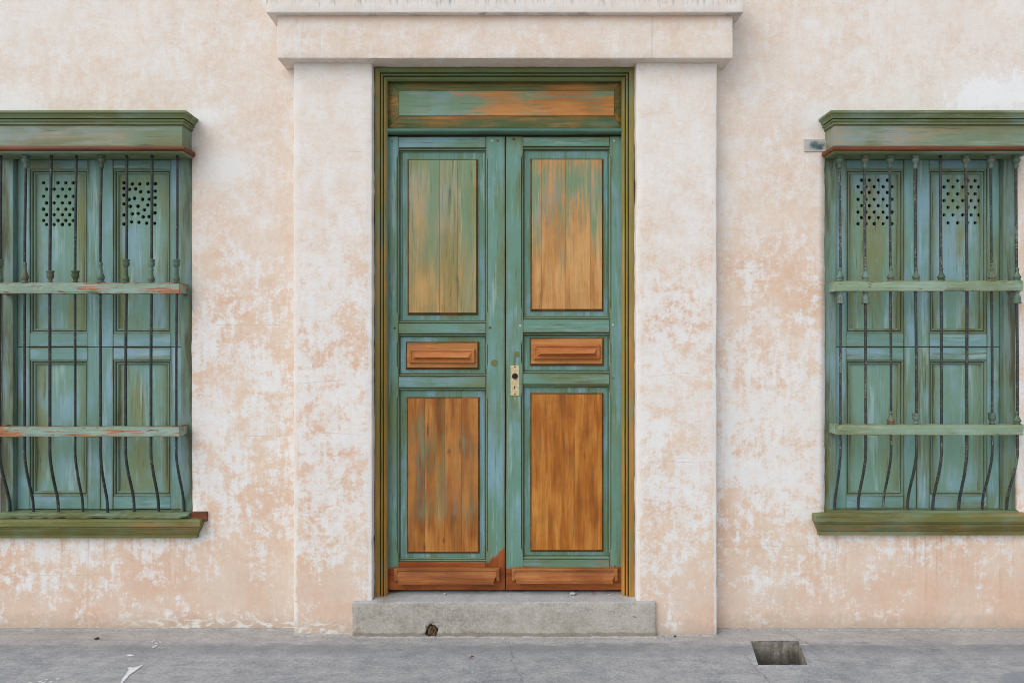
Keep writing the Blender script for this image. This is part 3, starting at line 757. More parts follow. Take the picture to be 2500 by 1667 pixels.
# fielded board: flat centre, four sloping borders
cx0, cx1, cz0, cz1 = X(974, yt - 0.012), X(1499, yt - 0.012), Z(283, yt - 0.012), Z(222, yt - 0.012)
ox0, ox1, oz0, oz1 = IX0 - 0.004, IX1 + 0.004, tz0, tz1
box('transom_panel', cx0, cx1, yt - 0.013, yt + 0.03, cz0, cz1, M['transom'], transom, 0.0015)
bm_q = [((ox0, oz0), (ox0, oz1), (cx0 - .002, cz1 + .002), (cx0 - .002, cz0 - .002)), ((ox0, oz1), (ox1, oz1), (cx1 + .002, cz1 + .002), (cx0 - .002, cz1 + .002)),
        ((ox1, oz1), (ox1, oz0), (cx1 + .002, cz0 - .002), (cx1 + .002, cz1 + .002)), ((ox1, oz0), (ox0, oz0), (cx0 - .002, cz0 - .002), (cx1 + .002, cz0 - .002))]
for q in bm_q:
    bm = bmesh.new()
    cxq, czq = sum(p[0] for p in q) / 4, sum(p[1] for p in q) / 4
    q = [(cxq + (x - cxq) * 0.9985, czq + (z - czq) * 0.99) for x, z in q]
    ys = (yt + 0.012, yt + 0.012, yt - 0.009, yt - 0.009)
    fr = [bm.verts.new((p[0], y, p[1])) for p, y in zip(q, ys)]
    bk = [bm.verts.new((p[0], yt + 0.03, p[1])) for p in q]
    bm.faces.new(fr); bm.faces.new(bk[::-1])
    for i in range(4): bm.faces.new((fr[i], fr[(i + 1) % 4], bk[(i + 1) % 4], bk[i]))
    from_bm('transom_border', bm, M['transom_border'], transom)
bm = bmesh.new()                      # rounded drip bead under the transom
bz0, bz1 = Z(327, 0.01), Z(313, 0.01)
rows = []
for k in range(9):
    a = -math.pi / 2 + math.pi * k / 8
    rows.append([bm.verts.new((x, 0.03 - 0.036 * math.cos(a), (bz0 + bz1) / 2 + (bz1 - bz0) / 2 * math.sin(a))) for x in (IX0 - 0.003, IX1 + 0.003)])
for a, c in zip(rows, rows[1:]): bm.faces.new((a[0], a[1], c[1], c[0]))
from_bm('transom_bead', bm, M['bead'], transom, True)

# ------------------------------------------------------------------ door leaves
YS, YF, YR = 0.036, 0.060, 0.045       # stiles, sunk field, raised panel
def stopped_edge(pts_z, x_end, x_mid, up=True):
    """inner stile edge with stopped chamfers: wide at rails, hollowed along each panel"""
    r = []
    for za, zb in pts_z:               # panel from zb (low) to za (high), listed top first
        c = 0.060 if za - zb > 0.2 else 0.034
        g = 0.026
        for z, k in ((za + 0.004, 0), (za - c + g, 0.0), (za - c + g * 0.5, 0.25), (za - c, 0.75), (za - c - g * 0.4, 1), (zb + c + g * 0.4, 1), (zb + c, 0.75), (zb + c - g * 0.5, 0.25), (zb + c - g, 0), (zb - 0.004, 0)):
            r.append((x_end + (x_mid - x_end) * k, z))
    return r

def panel_boards(leaf, split, fx0, fx1, fz0, fz1, rx0, rx1, rz0, rz1, seams, mat, bl, bt, br, bb):
    """one sunk field carrying a raised panel, made of vertical boards"""
    cuts = [fx0] + ([split] if split else []) + seams + [fx1]
    for i, (a, c) in enumerate(zip(cuts, cuts[1:])):
        g = 0.0002
        a2 = a + (0.0021 if a == split else g if i else 0); c2 = c - (0.0021 if c == split else g if i < len(cuts) - 2 else 0)
        bm = bmesh.new()
        bm_box(bm, a2, c2, YF, YF + 0.012, fz0, fz1, 0.0006, 1)
        ra, rc = max(a2, rx0), min(c2, rx1)
        if rc > ra + 0.004:
            la = bl if a2 <= rx0 else 0.0003
            lc = br if c2 >= rx1 else 0.0003
            lo = [(ra, rz0), (rc, rz0), (rc, rz1), (ra, rz1)]
            hi = [(ra + la, rz0 + bb), (rc - lc, rz0 + bb), (rc - lc, rz1 - bt), (ra + la, rz1 - bt)]
            L = [bm.verts.new((x, YF - 0.0003, z)) for x, z in lo]
            L2 = [bm.verts.new((x, YF - 0.004, z)) for x, z in lo]
            H = [bm.verts.new((x, YR, z)) for x, z in hi]
            f = bm.faces.new(H); f.material_index = 1
            for k in range(4):
                n = (k + 1) % 4
                f = bm.faces.new((L2[k], L2[n], H[n], H[k])); f.material_index = 2
                f = bm.faces.new((L[k], L[n], L2[n], L2[k])); f.material_index = 2
        from_bm('panel_board', bm, [M['field'], mat, M['bevel']], leaf)

def pyramid_block(name, x0, x1, z0, z1, y, mat, leaf):
    """raised block with a moulded edge and a ridged top"""
    bm = bmesh.new()
    def ring(i, yy): return [bm.verts.new(c) for c in ((x0 + i, yy, z0 + i), (x1 - i, yy, z0 + i), (x1 - i, yy, z1 - i), (x0 + i, yy, z1 - i))]
    rs = [ring(0, y), ring(0, y - 0.012), ring(0.004, y - 0.017), ring(0.010, y - 0.018), ring(0.012, y - 0.015), ring(0.018, y - 0.015)]
    for a, c in zip(rs, rs[1:]):
        for i in range(4): bm.faces.new((a[i], a[(i + 1) % 4], c[(i + 1) % 4], c[i]))
    h = (z1 - z0) / 2 - 0.018
    zr = (z0 + z1) / 2 - h * 0.35
    yr = y - 0.036
    A = bm.verts.new((x0 + 0.018 + h * 0.9, yr, zr)); B = bm.verts.new((x1 - 0.018 - h * 0.9, yr, zr))
    r = rs[-1]
    bm.faces.new((r[0], r[1], B, A)); bm.faces.new((r[1], r[2], B)); bm.faces.new((r[2], r[3], A, B)); bm.faces.new((r[3], r[0], A))
    return from_bm(name, bm, mat, leaf)

def kick_block(x0, x1, z0, z1, y, leaf):
    """long kick moulding: square upper edge, sunk ends, lower face running out to a blunt nose"""
    bm = bmesh.new()
    prof = [(0, z1, 0.0), (0.020, z1, 0.0), (0.024, z1 - 0.003, 0.002), (0.024, z1 - 0.014, 0.002), (0.018, z1 - 0.017, 0.010), (0.022, z1 - 0.030, 0.014),
            (0.030, (z0 + z1) / 2 - 0.008, 0.024), (0.048, z0 + 0.022, 0.036), (0.050, z0 + 0.019, 0.036), (0.050, z0 + 0.004, 0.032), (0.046, z0, 0.030), (0.0, z0, 0.030)]
    rows = [[bm.verts.new((x0 + i, y - p, z)) for p, z, i in prof], [bm.verts.new((x1 - i, y - p, z)) for p, z, i in prof]]
    n = len(prof)
    for i in range(n - 1): bm.faces.new((rows[0][i], rows[0][i + 1], rows[1][i + 1], rows[1][i]))
    bm.faces.new(rows[0][::-1]); bm.faces.new(rows[1])
    o = from_bm('kick_moulding', bm, M['kick'], leaf)
    # end blocks
    for xa, xb in ((x0 + 0.001, x0 + 0.020), (x1 - 0.020, x1 - 0.001)):
        box('kick_end', xa, xb, y - 0.026, y, z0 + 0.010, z1 - 0.002, M['kick'], leaf, 0.004)
    return o

def door_leaf(px0, px1, hinge_left, m, mats, label):
    leaf = box('door_leaf', X(px0, YS), X(px1, YS), 0.076, 0.09, Z(1439, YS), Z(333, YS), M['dark'], house)
    leaf['label'] = label
    x0, x1 = X(px0, YS), X(px1, YS)
    zt, zb = Z(334, YS), Z(1439, YS)
    fx0, fx1 = X(m['fx'][0], YS), X(m['fx'][1], YS)
    P = [(Z(a, YS), Z(b_, YS)) for a, b_ in m['fields']]          # upper, small, lower
    gap = 0.0012
    # stiles
    eL = stopped_edge(P, fx0, fx0 - 0.0125)
    eR = stopped_edge(P, fx1, fx1 + 0.0125)
    xa = x0 - (0.006 if hinge_left else -gap); xb = x1 + (0.006 if not hinge_left else -gap)
    sm = [M['stile'], M['stile_worn']] if hinge_left else [M['stile'], M['stile']]
    prism('stile', [(xa, zb), (xa, zt)] + [(fx0, zt)] + eL + [(fx0, zb)], YS, YS + 0.03, sm[0], leaf)
    prism('stile', [(xb, zt), (xb, zb), (fx1, zb)] + eR[::-1] + [(fx1, zt)], YS, YS + 0.03, sm[1], leaf)
    # rails between the stiles
    rails = [(zt, P[0][0], M['rail']), (P[0][1], P[1][0], M['rail']), (P[1][1], P[2][0], M['rail']), (P[2][1], zb, M['kick_base'])]
    for a, c, mt in rails:
        box('rail', fx0 + 0.0008, fx1 - 0.0008, YS + 0.0012, YS + 0.03, c, a, mt, leaf, 0.0025)
    # moulding round each sunk field
    for a, c in P:
        frame_sweep('panel_moulding', fx0 - 0.0125, fx1 + 0.0125, c - 0.001, a + 0.001,
                    [(0.0, YS + 0.014), (0.003, YS + 0.014), (0.005, YS + 0.009), (0.010, YS + 0.009), (0.013, YS + 0.012), (0.0145, YS + 0.019), (0.0165, YS + 0.015), (0.0195, YS + 0.018), (0.021, YF + 0.002)],
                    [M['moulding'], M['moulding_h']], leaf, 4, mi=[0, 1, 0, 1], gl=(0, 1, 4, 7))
    # panels
    for (fz, r, seams, mt) in zip(P, m['raised'], m['seams'], mats):
        px = [X(v, YR) for v in seams]
        bl, bt, br, bb = (0.009, 0.008, 0.010, 0.013)
        panel_boards(leaf, X(981.5, YF) if hinge_left and fz is P[0] else None, fx0 - 0.004, fx1 + 0.004, fz[1] - 0.004, fz[0] + 0.004, X(r[0], YF - .004), X(r[1], YF - .004), Z(r[3], YF - .004), Z(r[2], YF - .004), px, mt, bl, bt, br, bb)
    bx = m['block']
    pyramid_block('raised_block', X(bx[0], YR - .01), X(bx[1], YR - .01), Z(bx[3], YR - .01), Z(bx[2], YR - .01), YR, M['block'], leaf)
    k = m['kick']
    kick_block(X(k[0], YS - .03), X(k[1], YS - .03), Z(k[3], YS - .04), Z(k[2], YS - .02), YS, leaf)
    # red board at the foot, laid over the rail and stiles
    box('foot_board', x0 + (0.001 if hinge_left else gap), x1 - (gap if hinge_left else 0.001), YS - 0.006, YS - 0.0005, zb + 0.001, Z(m['foot'], YS), M['red_board'], leaf, 0.002)
    for (px, py, r, mt) in m['plugs']:
        bm = bmesh.new()
        n = 12
        rr = [r * random.uniform(0.85, 1.1) for _ in range(n)]
        cx_, cz_ = X(px, YS), Z(py, YS)
        a = [bm.verts.new((cx_ + rr[i] * math.cos(i * 2 * math.pi / n), YS - 0.0012, cz_ + rr[i] * math.sin(i * 2 * math.pi / n))) for i in range(n)]
        c = [bm.verts.new((v.co.x, YS + 0.002, v.co.z)) for v in a]
        bm.faces.new(a)
        for i in range(n): bm.faces.new((a[i], a[(i + 1) % n], c[(i + 1) % n], c[i]))
        from_bm('wood_plug' if r > 0.01 else 'nail_head', bm, M[mt], leaf)
    return leaf

LL = dict(fx=(973, 1186), fields=[(361, 789), (814, 919), (946, 1372)],
          raised=[(995, 1167, 389, 769), (991, 1170, 834, 902), (993, 1171, 969, 1350)],
          seams=[[1073, 1117], [], [1037, 1086, 1127]], block=(1000, 1159, 852, 886), kick=(961, 1220, 1386, 1426), foot=1403,
          plugs=[(1207, 886, 0.021, 'plug'), (1201, 344, 0.006, 'cement'), (1215, 344, 0.0065, 'rustplug'), (1196, 800, 0.007, 'rustplug'), (964, 801, 0.006, 'knob'), (957, 346, 0.006, 'plug'), (1208, 1384, 0.005, 'rustplug')])
LR = dict(fx=(1277, 1488), fields=[(358, 779), (812, 912), (938, 1366)],
          raised=[(1295, 1473, 388, 760), (1293, 1474, 824, 893), (1294, 1473, 959, 1346)],
          seams=[[1322, 1381, 1441], [], [1338, 1404, 1458]], block=(1303, 1465, 842, 877), kick=(1249, 1509, 1387, 1424), foot=1398,
          plugs=[(1262, 865, 0.017, 'plug'), (1254, 340, 0.008, 'rustplug'), (1499, 344, 0.006, 'cement'), (1270, 795, 0.006, 'cement'), (1496, 793, 0.006, 'cement'), (1497, 923, 0.005, 'rustplug'), (1269, 1384, 0.005, 'rustplug'), (1501, 1381, 0.005, 'rustplug')])
door_leaf(945.5, 1233.2, True, LL, (M['panel_ul'], M['panel_small'], M['panel_ll']), 'door leaf without a lock, its orange wood showing at the foot of the meeting stile')
leaf_r = door_leaf(1234.2, 1523.5, False, LR, (M['panel_ur'], M['panel_small'], M['panel_lr']), 'door leaf with a cream lock plate and golden lower panel')

# lock plate with knob and keyhole
yl = YS - 0.004
prism('lock_plate', [(X(1246.5, yl), Z(966, yl)), (X(1246.5, yl), Z(892, yl)), (X(1268, yl), Z(892, yl)), (X(1268, yl), Z(966, yl))], yl, YS, M['brass'], leaf_r, 0.001)
def disc_y(bm, x, z, prof, seg=20):
    rows = [[bm.verts.new((x + r * math.cos(2 * math.pi * i / seg), y, z + r * math.sin(2 * math.pi * i / seg))) for i in range(seg)] for r, y in prof]
    for a, c in zip(rows, rows[1:]):
        for i in range(seg): bm.faces.new((a[i], a[(i + 1) % seg], c[(i + 1) % seg], c[i]))
    bm.faces.new(rows[-1])
bm = bmesh.new()
disc_y(bm, X(1257, yl), Z(918, yl), [(0.0165, yl), (0.0165, yl - 0.004), (0.014, yl - 0.007), (0.0115, yl - 0.007), (0.0115, yl - 0.001), (0.008, yl - 0.001), (0.008, yl - 0.006), (0.006, yl - 0.009), (0.002, yl - 0.009)])
from_bm('knob_socket', bm, M['knob'], leaf_r, False)
kx, kz = X(1256.5, yl), Z(944, yl)
pts = [(kx + 0.0042 * math.cos(a), kz + 0.0042 * math.sin(a)) for a in [math.radians(-55 + 290 * i / 10) for i in range(11)]] + [(kx - 0.0022, kz - 0.013), (kx + 0.0022, kz - 0.013)]
prism('keyhole', pts, yl - 0.0008, yl + 0.001, M['knob'], leaf_r, 0)
for py in (895.5, 962):
    bm = bmesh.new(); disc_y(bm, X(1257, yl), Z(py, yl), [(0.0045, yl), (0.004, yl - 0.002), (0.001, yl - 0.0025)], 12)
    from_bm('plate_screw', bm, M['rustplug'], leaf_r)

# ------------------------------------------------------------------ windows
def spline(pts, n=6):
    r = []
    for i in range(len(pts) - 1):
        p0, p1, p2, p3 = (Vector(pts[max(i - 1, 0)]), Vector(pts[i]), Vector(pts[i + 1]), Vector(pts[min(i + 2, len(pts) - 1)]))
        for k in range(n):
            t = k / n
            r.append(0.5 * (2 * p1 + (p2 - p0) * t + (2 * p0 - 5 * p1 + 4 * p2 - p3) * t * t + (3 * p1 - p0 - 3 * p2 + p3) * t ** 3))
    return r + [Vector(pts[-1])]

TOPC = [(0.0075, 0.074), (0.011, 0.066), (0.013, 0.058), (0.009, 0.051), (0.012, 0.043), (0.019, 0.033), (0.021, 0.025), (0.017, 0.016), (0.012, 0.012), (0.020, 0.008), (0.020, 0.0)]
VASE = [(0.0075, 0.112), (0.010, 0.108), (0.011, 0.100), (0.008, 0.094), (0.0085, 0.075), (0.012, 0.055), (0.019, 0.036), (0.020, 0.026), (0.015, 0.014), (0.013, 0.010), (0.019, 0.007), (0.020, 0.0)]
CUP = [(0.008, 0.064), (0.020, 0.066), (0.021, 0.060), (0.017, 0.055), (0.019, 0.042), (0.018, 0.030), (0.011, 0.018), (0.010, 0.010), (0.014, 0.005), (0.014, 0.0)]
BALUSTER = [(0.008, 0.126), (0.019, 0.128), (0.020, 0.122), (0.016, 0.117), (0.019, 0.104), (0.017, 0.093), (0.010, 0.084), (0.011, 0.072), (0.013, 0.068), (0.010, 0.062), (0.010, 0.056), (0.013, 0.052), (0.010, 0.046),
            (0.013, 0.034), (0.018, 0.022), (0.017, 0.012), (0.013, 0.008), (0.019, 0.005), (0.019, 0.0)]
def flip(p, z): return [(r, z - k) for r, k in p]
def at(p, z): return [(r, z + k) for r, k in p]

HOLES = {
 'll': [(x, y) for y, r in ((703, 0), (747, 1), (797, 0), (843, 1), (887, 0), (925, 1), (965, 0), (993, 1)) for x in ((302, 352, 403, 457, 509) if not r else (323, 376, 433, 484))],
 'lr': [(862, 703), (920, 711), (972, 711), (1028, 709), (1080, 709), (862, 742), (901, 749), (943, 745), (978, 765), (1032, 767), (1080, 761), (862, 789), (935, 811), (898, 819), (992, 818), (1037, 817), (1080, 806),
        (862, 850), (906, 867), (960, 866), (1028, 857), (1078, 857), (1004, 891), (862, 927), (920, 919), (961, 916), (996, 940), (1037, 938), (1078, 912), (862, 990), (914, 975), (966, 978), (1020, 984), (1075, 985)],
 'rl': [(x, y) for y, r in ((685, 0), (730, 1), (770, 0), (818, 1), (862, 0), (907, 1), (945, 0), (988, 1)) for x in ((440, 494, 556, 618) if not r else (414, 469, 527, 589, 651))],
 'rr': [(x, y) for y, r in ((688, 0), (732, 1), (780, 0), (827, 1), (874, 0), (927, 1), (982, 0)) for x in ((1041, 1108, 1177, 1229) if not r else (1013, 1075, 1143, 1202, 1255))]}

def window(cx, side):
    L = side == 'left'
    iron_m = M['iron_l'] if L else M['iron_r']
    frame = None
    bm = bmesh.new()                                   # jambs and head: the window frame itself
    for s in (-1, 1):
        a, c = sorted((cx + s * (OPEN_H - 0.002), cx + s * 0.468))
        bm_box(bm, a, c, 0.008, 0.10, OPEN_Z0 + 0.012, OPEN_Z1 - 0.001, 0.003)
    bm_box(bm, cx - 0.4675, cx + 0.4675, 0.012, 0.10, 2.622, OPEN_Z1 - 0.002, 0.003)
    frame = from_bm('window', bm, M['jamb'], house)
    frame['label'] = ('barred window with rust-chipped lower rail and plain dark bars' if L else 'barred window with pale speckled bars beside the grey cement patch')
    # hood
    return_moulding('hood_board', cx, 0.424, [(0.0, 2.640), (0.108, 2.640), (0.108, 2.776), (0.0, 2.776)], M['hood'], frame)
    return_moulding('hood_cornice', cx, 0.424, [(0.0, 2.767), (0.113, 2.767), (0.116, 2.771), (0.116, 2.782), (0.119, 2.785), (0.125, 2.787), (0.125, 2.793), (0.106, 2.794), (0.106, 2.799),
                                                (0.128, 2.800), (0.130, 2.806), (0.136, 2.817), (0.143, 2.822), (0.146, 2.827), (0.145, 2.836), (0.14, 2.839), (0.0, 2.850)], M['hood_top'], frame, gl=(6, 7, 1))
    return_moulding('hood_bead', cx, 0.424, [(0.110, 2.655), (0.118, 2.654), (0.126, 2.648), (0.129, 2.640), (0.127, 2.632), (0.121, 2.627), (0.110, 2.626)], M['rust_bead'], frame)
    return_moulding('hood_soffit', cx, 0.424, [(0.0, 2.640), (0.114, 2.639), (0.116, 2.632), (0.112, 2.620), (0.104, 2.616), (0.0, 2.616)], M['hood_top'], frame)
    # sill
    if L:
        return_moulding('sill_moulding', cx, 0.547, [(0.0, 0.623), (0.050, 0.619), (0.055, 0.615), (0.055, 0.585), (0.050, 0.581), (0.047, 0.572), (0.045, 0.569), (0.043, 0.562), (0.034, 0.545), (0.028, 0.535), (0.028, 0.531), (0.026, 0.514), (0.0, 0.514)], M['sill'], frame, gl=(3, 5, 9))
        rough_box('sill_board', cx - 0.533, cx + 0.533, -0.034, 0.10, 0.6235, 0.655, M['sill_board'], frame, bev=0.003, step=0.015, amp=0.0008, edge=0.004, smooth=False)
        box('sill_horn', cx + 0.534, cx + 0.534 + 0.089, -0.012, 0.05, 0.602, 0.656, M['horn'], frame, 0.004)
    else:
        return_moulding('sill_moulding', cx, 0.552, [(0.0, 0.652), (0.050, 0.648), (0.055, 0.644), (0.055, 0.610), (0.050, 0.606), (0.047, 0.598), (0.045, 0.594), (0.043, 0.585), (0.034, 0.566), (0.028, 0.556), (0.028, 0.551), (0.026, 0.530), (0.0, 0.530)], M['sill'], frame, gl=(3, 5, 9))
        box('sill_board', cx - 0.533, cx + 0.533, -0.018, 0.10, 0.640, 0.664, M['sill_board'], frame, 0.003)
    # cross rails with arms back to the jambs
    zr = ((1.858, 1.920), (1.081, 1.139)) if L else ((1.872, 1.932), (1.090, 1.150))
    for a, c in zr:
        rough_box('cross_rail', cx - 0.506, cx + 0.506, -0.090, -0.056, a, c, M['rail_l'] if L else M['rail_r'], frame, bev=0.003, step=0.018, amp=0.0008, edge=0.0035, smooth=False)
        for s in (-1, 1):
            p, q = sorted((cx + s * 0.482, cx + s * 0.5055))
            box('rail_arm', p, q, -0.0555, 0.012, a + 0.001, c - 0.001, M['rail_l'] if L else M['rail_r'], frame, 0.002)
    # iron bars
    zs = 0.652 if L else 0.66
    for i in range(8):
        x = cx + (i - 3.5) * 0.138
        dx = random.uniform(-0.003, 0.003)
        pts = [(x, -0.063, 2.622), (x + dx, -0.068, 2.25), (x + dx, -0.072, 1.89), (x, -0.074, 1.5), (x, -0.074, 1.10), (x, -0.075, 1.03), (x, -0.071, 0.96), (x + dx, -0.050, 0.87), (x + dx * 2, -0.024, 0.79), (x + dx * 2, -0.006, 0.73), (x + dx * 2, 0.0, 0.68), (x + dx * 2, 0.0, zs - 0.01)]
        bm = bmesh.new(); tube(bm, spline(pts, 5), 0.0070 * random.uniform(0.92, 1.08))
        from_bm('bar', bm, iron_m, frame, True)
        y = -0.072
        up, lo = zr[0], zr[1]
        def collar(prof, yy=y):
            b2 = bmesh.new(); lathe(b2, x, yy, prof); from_bm('collar', b2, M['collar'], frame, True)
        if L:
            if i in (1, 4): collar(flip(TOPC, 2.616), -0.064)
            collar(at({0: BALUSTER, 1: VASE, 2: CUP, 3: CUP, 4: VASE, 5: BALUSTER, 6: BALUSTER, 7: BALUSTER}[i], up[1]))
        else:
            if i != 4: collar(flip(TOPC, 2.616), -0.064)
            if i != 5: collar(at([(r, k * 0.62) for r, k in VASE], up[1]))
            if i in (0, 1, 7): collar(flip(CUP, up[0]))
            if i in (2, 7): collar(at([(r, k * 0.62) for r, k in VASE], lo[1]))
            if i in (3, 6): collar(at([(r, k * 0.9) for r, k in CUP], lo[1]))
    # four shutter leaves
    YP = 0.060
    for s in (-1, 1):
        x0, x1 = (cx - 0.4665, cx - 0.001) if s < 0 else (cx + 0.001, cx + 0.4665)
        ox0, ox1 = (cx - 0.395, cx - 0.073) if s < 0 else (cx + 0.073, cx + 0.395)
        for lvl, (zt, zb, ot, ob) in enumerate(((2.621, 1.570, 2.567, 1.648), (1.567, 0.658, 1.494, 0.7316))):
            sh = box('shutter', x0 + 0.03, x1 - 0.03, 0.066, 0.072, zb + 0.02, zt - 0.02, M['dark'], house, 0)
            sh['label'] = ('upper ' if lvl == 0 else 'lower ') + ('left' if s < 0 else 'right') + ' shutter leaf ' + ('with drilled holes' if lvl == 0 else 'with a plain panel') + (' in the window with rust-chipped rails' if L else ' in the window with speckled bars')
            box('stile', x0, ox0, 0.038, 0.068, zb, zt, M['shut_v'], sh, 0.002)
            box('stile', ox1, x1, 0.038, 0.068, zb, zt, M['shut_v'], sh, 0.002)
            box('rail', ox0 + 0.0006, ox1 - 0.0006, 0.0392, 0.068, ot, zt, M['shut_h'], sh, 0.002)
            box('rail', ox0 + 0.0006, ox1 - 0.0006, 0.0392, 0.068, zb, ob, M['shut_h'], sh, 0.002)
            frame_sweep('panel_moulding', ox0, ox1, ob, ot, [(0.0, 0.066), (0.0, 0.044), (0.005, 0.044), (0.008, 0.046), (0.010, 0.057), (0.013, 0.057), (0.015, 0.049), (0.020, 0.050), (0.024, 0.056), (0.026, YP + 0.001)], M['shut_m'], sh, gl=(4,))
            rect = (ox0 + 0.02, ox1 - 0.02, ob + 0.02, ot - 0.02)
            holes = []
            if lvl == 0:
                for hx, hy in HOLES[('l' if L else 'r') + ('l' if s < 0 else 'r')]:
                    px = (0 if L else 1950) + hx / 2.851; py = 200 + hy / 2.851
                    r = 0.0104 * random.uniform(0.94, 1.05)
                    c = (X(px, YP), Z(py, YP))
                    holes.append([(c[0] + r * math.cos(2 * math.pi * k / 16), c[1] + r * math.sin(2 * math.pi * k / 16)) for k in range(16)])
            sheet_with_holes(rect, holes, lambda a, c: (a, YP, c), lambda a, c: (a, YP + 0.014, c), 'panel', [M['shut_p']], sh)
    return frame
wl = window(WIN[0], 'left')
wr = window(WIN[1], 'right')

# the backing of pierced shutters must not sit behind the holes
for o in house.children:
    if o.name.split('.')[0] == 'shutter':
        for v in o.data.vertices: v.co.y += 0.02

# ------------------------------------------------------------------ wall repairs
cp = box('cement_patch', X(1963), X(2016), -0.0055, 0.004, Z(371), Z(341), M['patch'], house, 0.001)

# ------------------------------------------------------------------ doorstep
sp = 0.106
step = rough_box('doorstep', X(859, -sp), X(1603, -sp), -sp, 0.30, -0.02, 0.192, M['step'], None, bev=0.008, step=0.03, amp=0.003, edge=0.004)
step['label'] = 'rough grey concrete step with a broken hole below the green door'
step['category'] = 'step'
hx, hz = X(1054, -sp), Z(1541, -sp)
bm = bmesh.new()
bmesh.ops.create_icosphere(bm, subdivisions=3, radius=1.0)
for v in bm.verts:
    k = 1 + 0.35 * mnoise.noise(v.co * 2.2) + 0.15 * mnoise.noise(v.co * 6)
    v.co = Vector((hx + v.co.x * 0.034 * k, -sp + v.co.y * 0.055 * k, hz + v.co.z * 0.040 * k))
me = bpy.data.meshes.new('cutter'); bm.to_mesh(me); bm.free()
cut = bpy.data.objects.new('cutter', me); COL.objects.link(cut)
md = step.modifiers.new('hole', 'BOOLEAN'); md.operation = 'DIFFERENCE'; md.object = cut; md.solver = 'EXACT'
dg = bpy.context.evaluated_depsgraph_get()
nm = bpy.data.meshes.new_from_object(step.evaluated_get(dg))
step.modifiers.clear(); step.data = nm
bpy.data.objects.remove(cut)
bm = bmesh.new()
bmesh.ops.create_icosphere(bm, subdivisions=3, radius=1.0)
for v in bm.verts:
    k = 1 + 0.5 * mnoise.noise(v.co * 2.7 + Vector((4, 1, 0))) + 0.25 * mnoise.noise(v.co * 8)
    v.co = Vector((hx + v.co.x * 0.031 * k, -sp + 0.020 + v.co.y * 0.022 * k, hz - 0.008 + v.co.z * 0.036 * k))
from_bm('dirt_plug', bm, M['dirt'], step)

# ------------------------------------------------------------------ loose things on the step and pavement
def pebble(x, y, z, r, mat, label, cat='pebble', group=None, name='pebble', flat=0.7):
    bm = bmesh.new()
    bmesh.ops.create_icosphere(bm, subdivisions=2, radius=1.0)
    sd_ = Vector((random.uniform(0, 50), 0, 0))
    for v in bm.verts:
        k = 1 + 0.35 * mnoise.noise(v.co * 1.6 + sd_)
        v.co = Vector((v.co.x * r * k, v.co.y * r * k * 0.8, v.co.z * r * k * flat))
    o = from_bm(name, bm, mat)
    o.location = (x, y, z + r * flat * 0.85)
    o['label'] = label; o['category'] = cat
    if group: o['group'] = group
    return o
sz = 0.193
pebble(X(1398), -0.0, sz, 0.016, M['stone'], 'flat grey stone chip on the step under the locked leaf', flat=0.45, name='stone_chip', cat='stone')
pebble(X(1086), 0.0, sz, 0.007, M['stone'], 'single white pebble on the step under the door leaf without a lock')
for px, r, lb in ((1443, 0.0045, 'tiny white pebble between the stone chip and the two pebbles by the frame'), (1487, 0.006, 'larger of two white pebbles close to the door frame'), (1495, 0.0045, 'smaller of two white pebbles close to the door frame')):
    pebble(X(px), random.uniform(-0.01, 0.012), sz, r, M['stone'], lb, group='white pebbles under the door')
gx, gy = G(1648, 1554)
pebble(gx, gy, 0, 0.007, M['grit'], 'dark pebble on the pavement beside the step')
gx, gy = G(236, 1560)
pebble(gx, gy, 0, 0.012, M['dirt'], 'dark clod of dirt on the pavement below the rust-chipped window', cat='clod', name='dirt_clod', flat=0.5)
bm = bmesh.new()
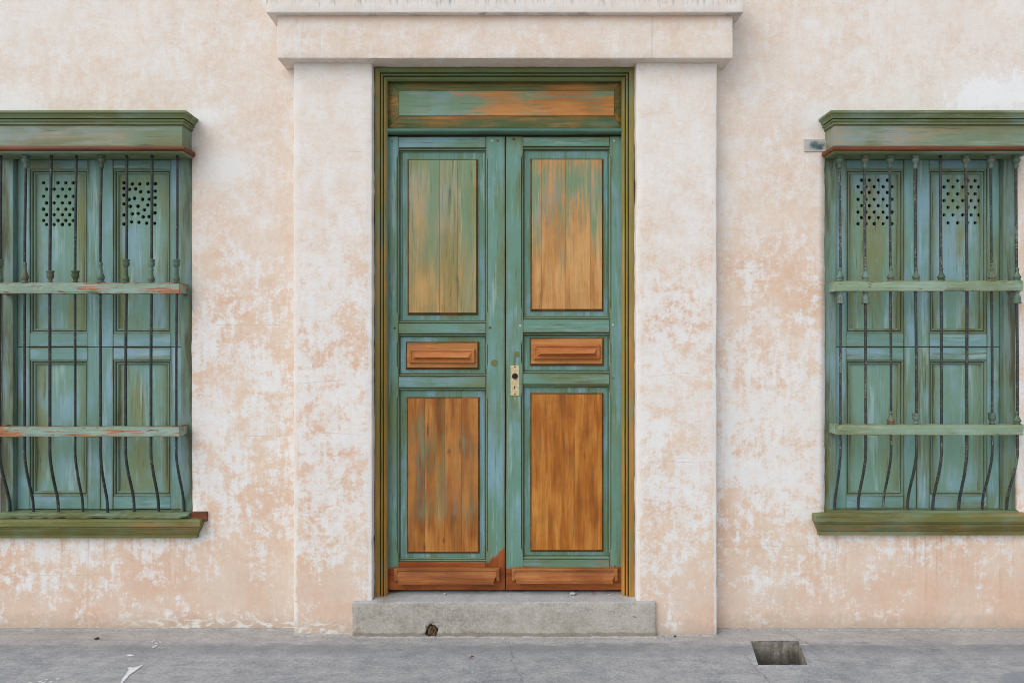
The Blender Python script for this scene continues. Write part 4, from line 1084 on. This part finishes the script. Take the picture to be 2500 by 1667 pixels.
gx, gy = G(1151, 1607)
q = [bm.verts.new((gx + a, gy + c, 0.006 + d)) for a, c, d in ((-0.014, -0.012, 0), (-0.002, -0.008, 0.004), (0.014, 0.012, 0), (0.0, 0.006, 0.006))]
bm.faces.new(q)
r = bmesh.ops.extrude_face_region(bm, geom=bm.faces[:])
for v in r['geom']:
    if isinstance(v, bmesh.types.BMVert): v.co.z += 0.0015
lf = from_bm('dry_leaf', bm, M['leafred'])
lf['label'] = 'small dry red leaf lying on the pavement before the step'; lf['category'] = 'leaf'

# grit swept against the foot of the wall and the step: nobody could count it
bm = bmesh.new()
def grit(x, y, z, r):
    m4 = [bm.verts.new((x + r * random.uniform(0.6, 1.3) * a, y + r * random.uniform(0.6, 1.3) * c, z + r * random.uniform(0.3, 0.9) * d)) for a, c, d in ((1, 0, 0), (-1, 0, 0), (0, 1, 0), (0, -1, 0), (0, 0, 1), (0, 0, -0.3))]
    for q in ((0, 2, 4), (2, 1, 4), (1, 3, 4), (3, 0, 4), (2, 0, 5), (1, 2, 5), (3, 1, 5), (0, 3, 5)): bm.faces.new([m4[i] for i in q])
for k in range(900):
    x = random.uniform(-3.2, 3.2)
    y0 = -PIER_P if PL0 < x < PL1 or PR0 < x < PR1 else 0.0
    if X(859, -sp) - 0.01 < x < X(1603, -sp) + 0.01: y0 = -sp
    grit(x, y0 - 0.004 - abs(random.gauss(0, 0.012)), 0.001, random.uniform(0.0012, 0.004))
for k in range(260):
    a = G(random.uniform(0, 2500), random.uniform(1550, 1667))
    if not (1.19 < a[0] < 1.55 and -0.45 < a[1] < -0.14): grit(a[0], a[1], 0.001, random.uniform(0.001, 0.003))
for k in range(160):
    grit(random.uniform(IX0, IX1), random.uniform(-0.03, 0.05), sz + 0.001, random.uniform(0.001, 0.0035))
go = from_bm('grit', bm, plain('grey_grit', (104, 98, 90), 0.95, 0.4, 60.0, (176, 170, 162)))
go['kind'] = 'stuff'; go['label'] = 'grey grit swept along the foot of the wall and step'; go['category'] = 'grit'
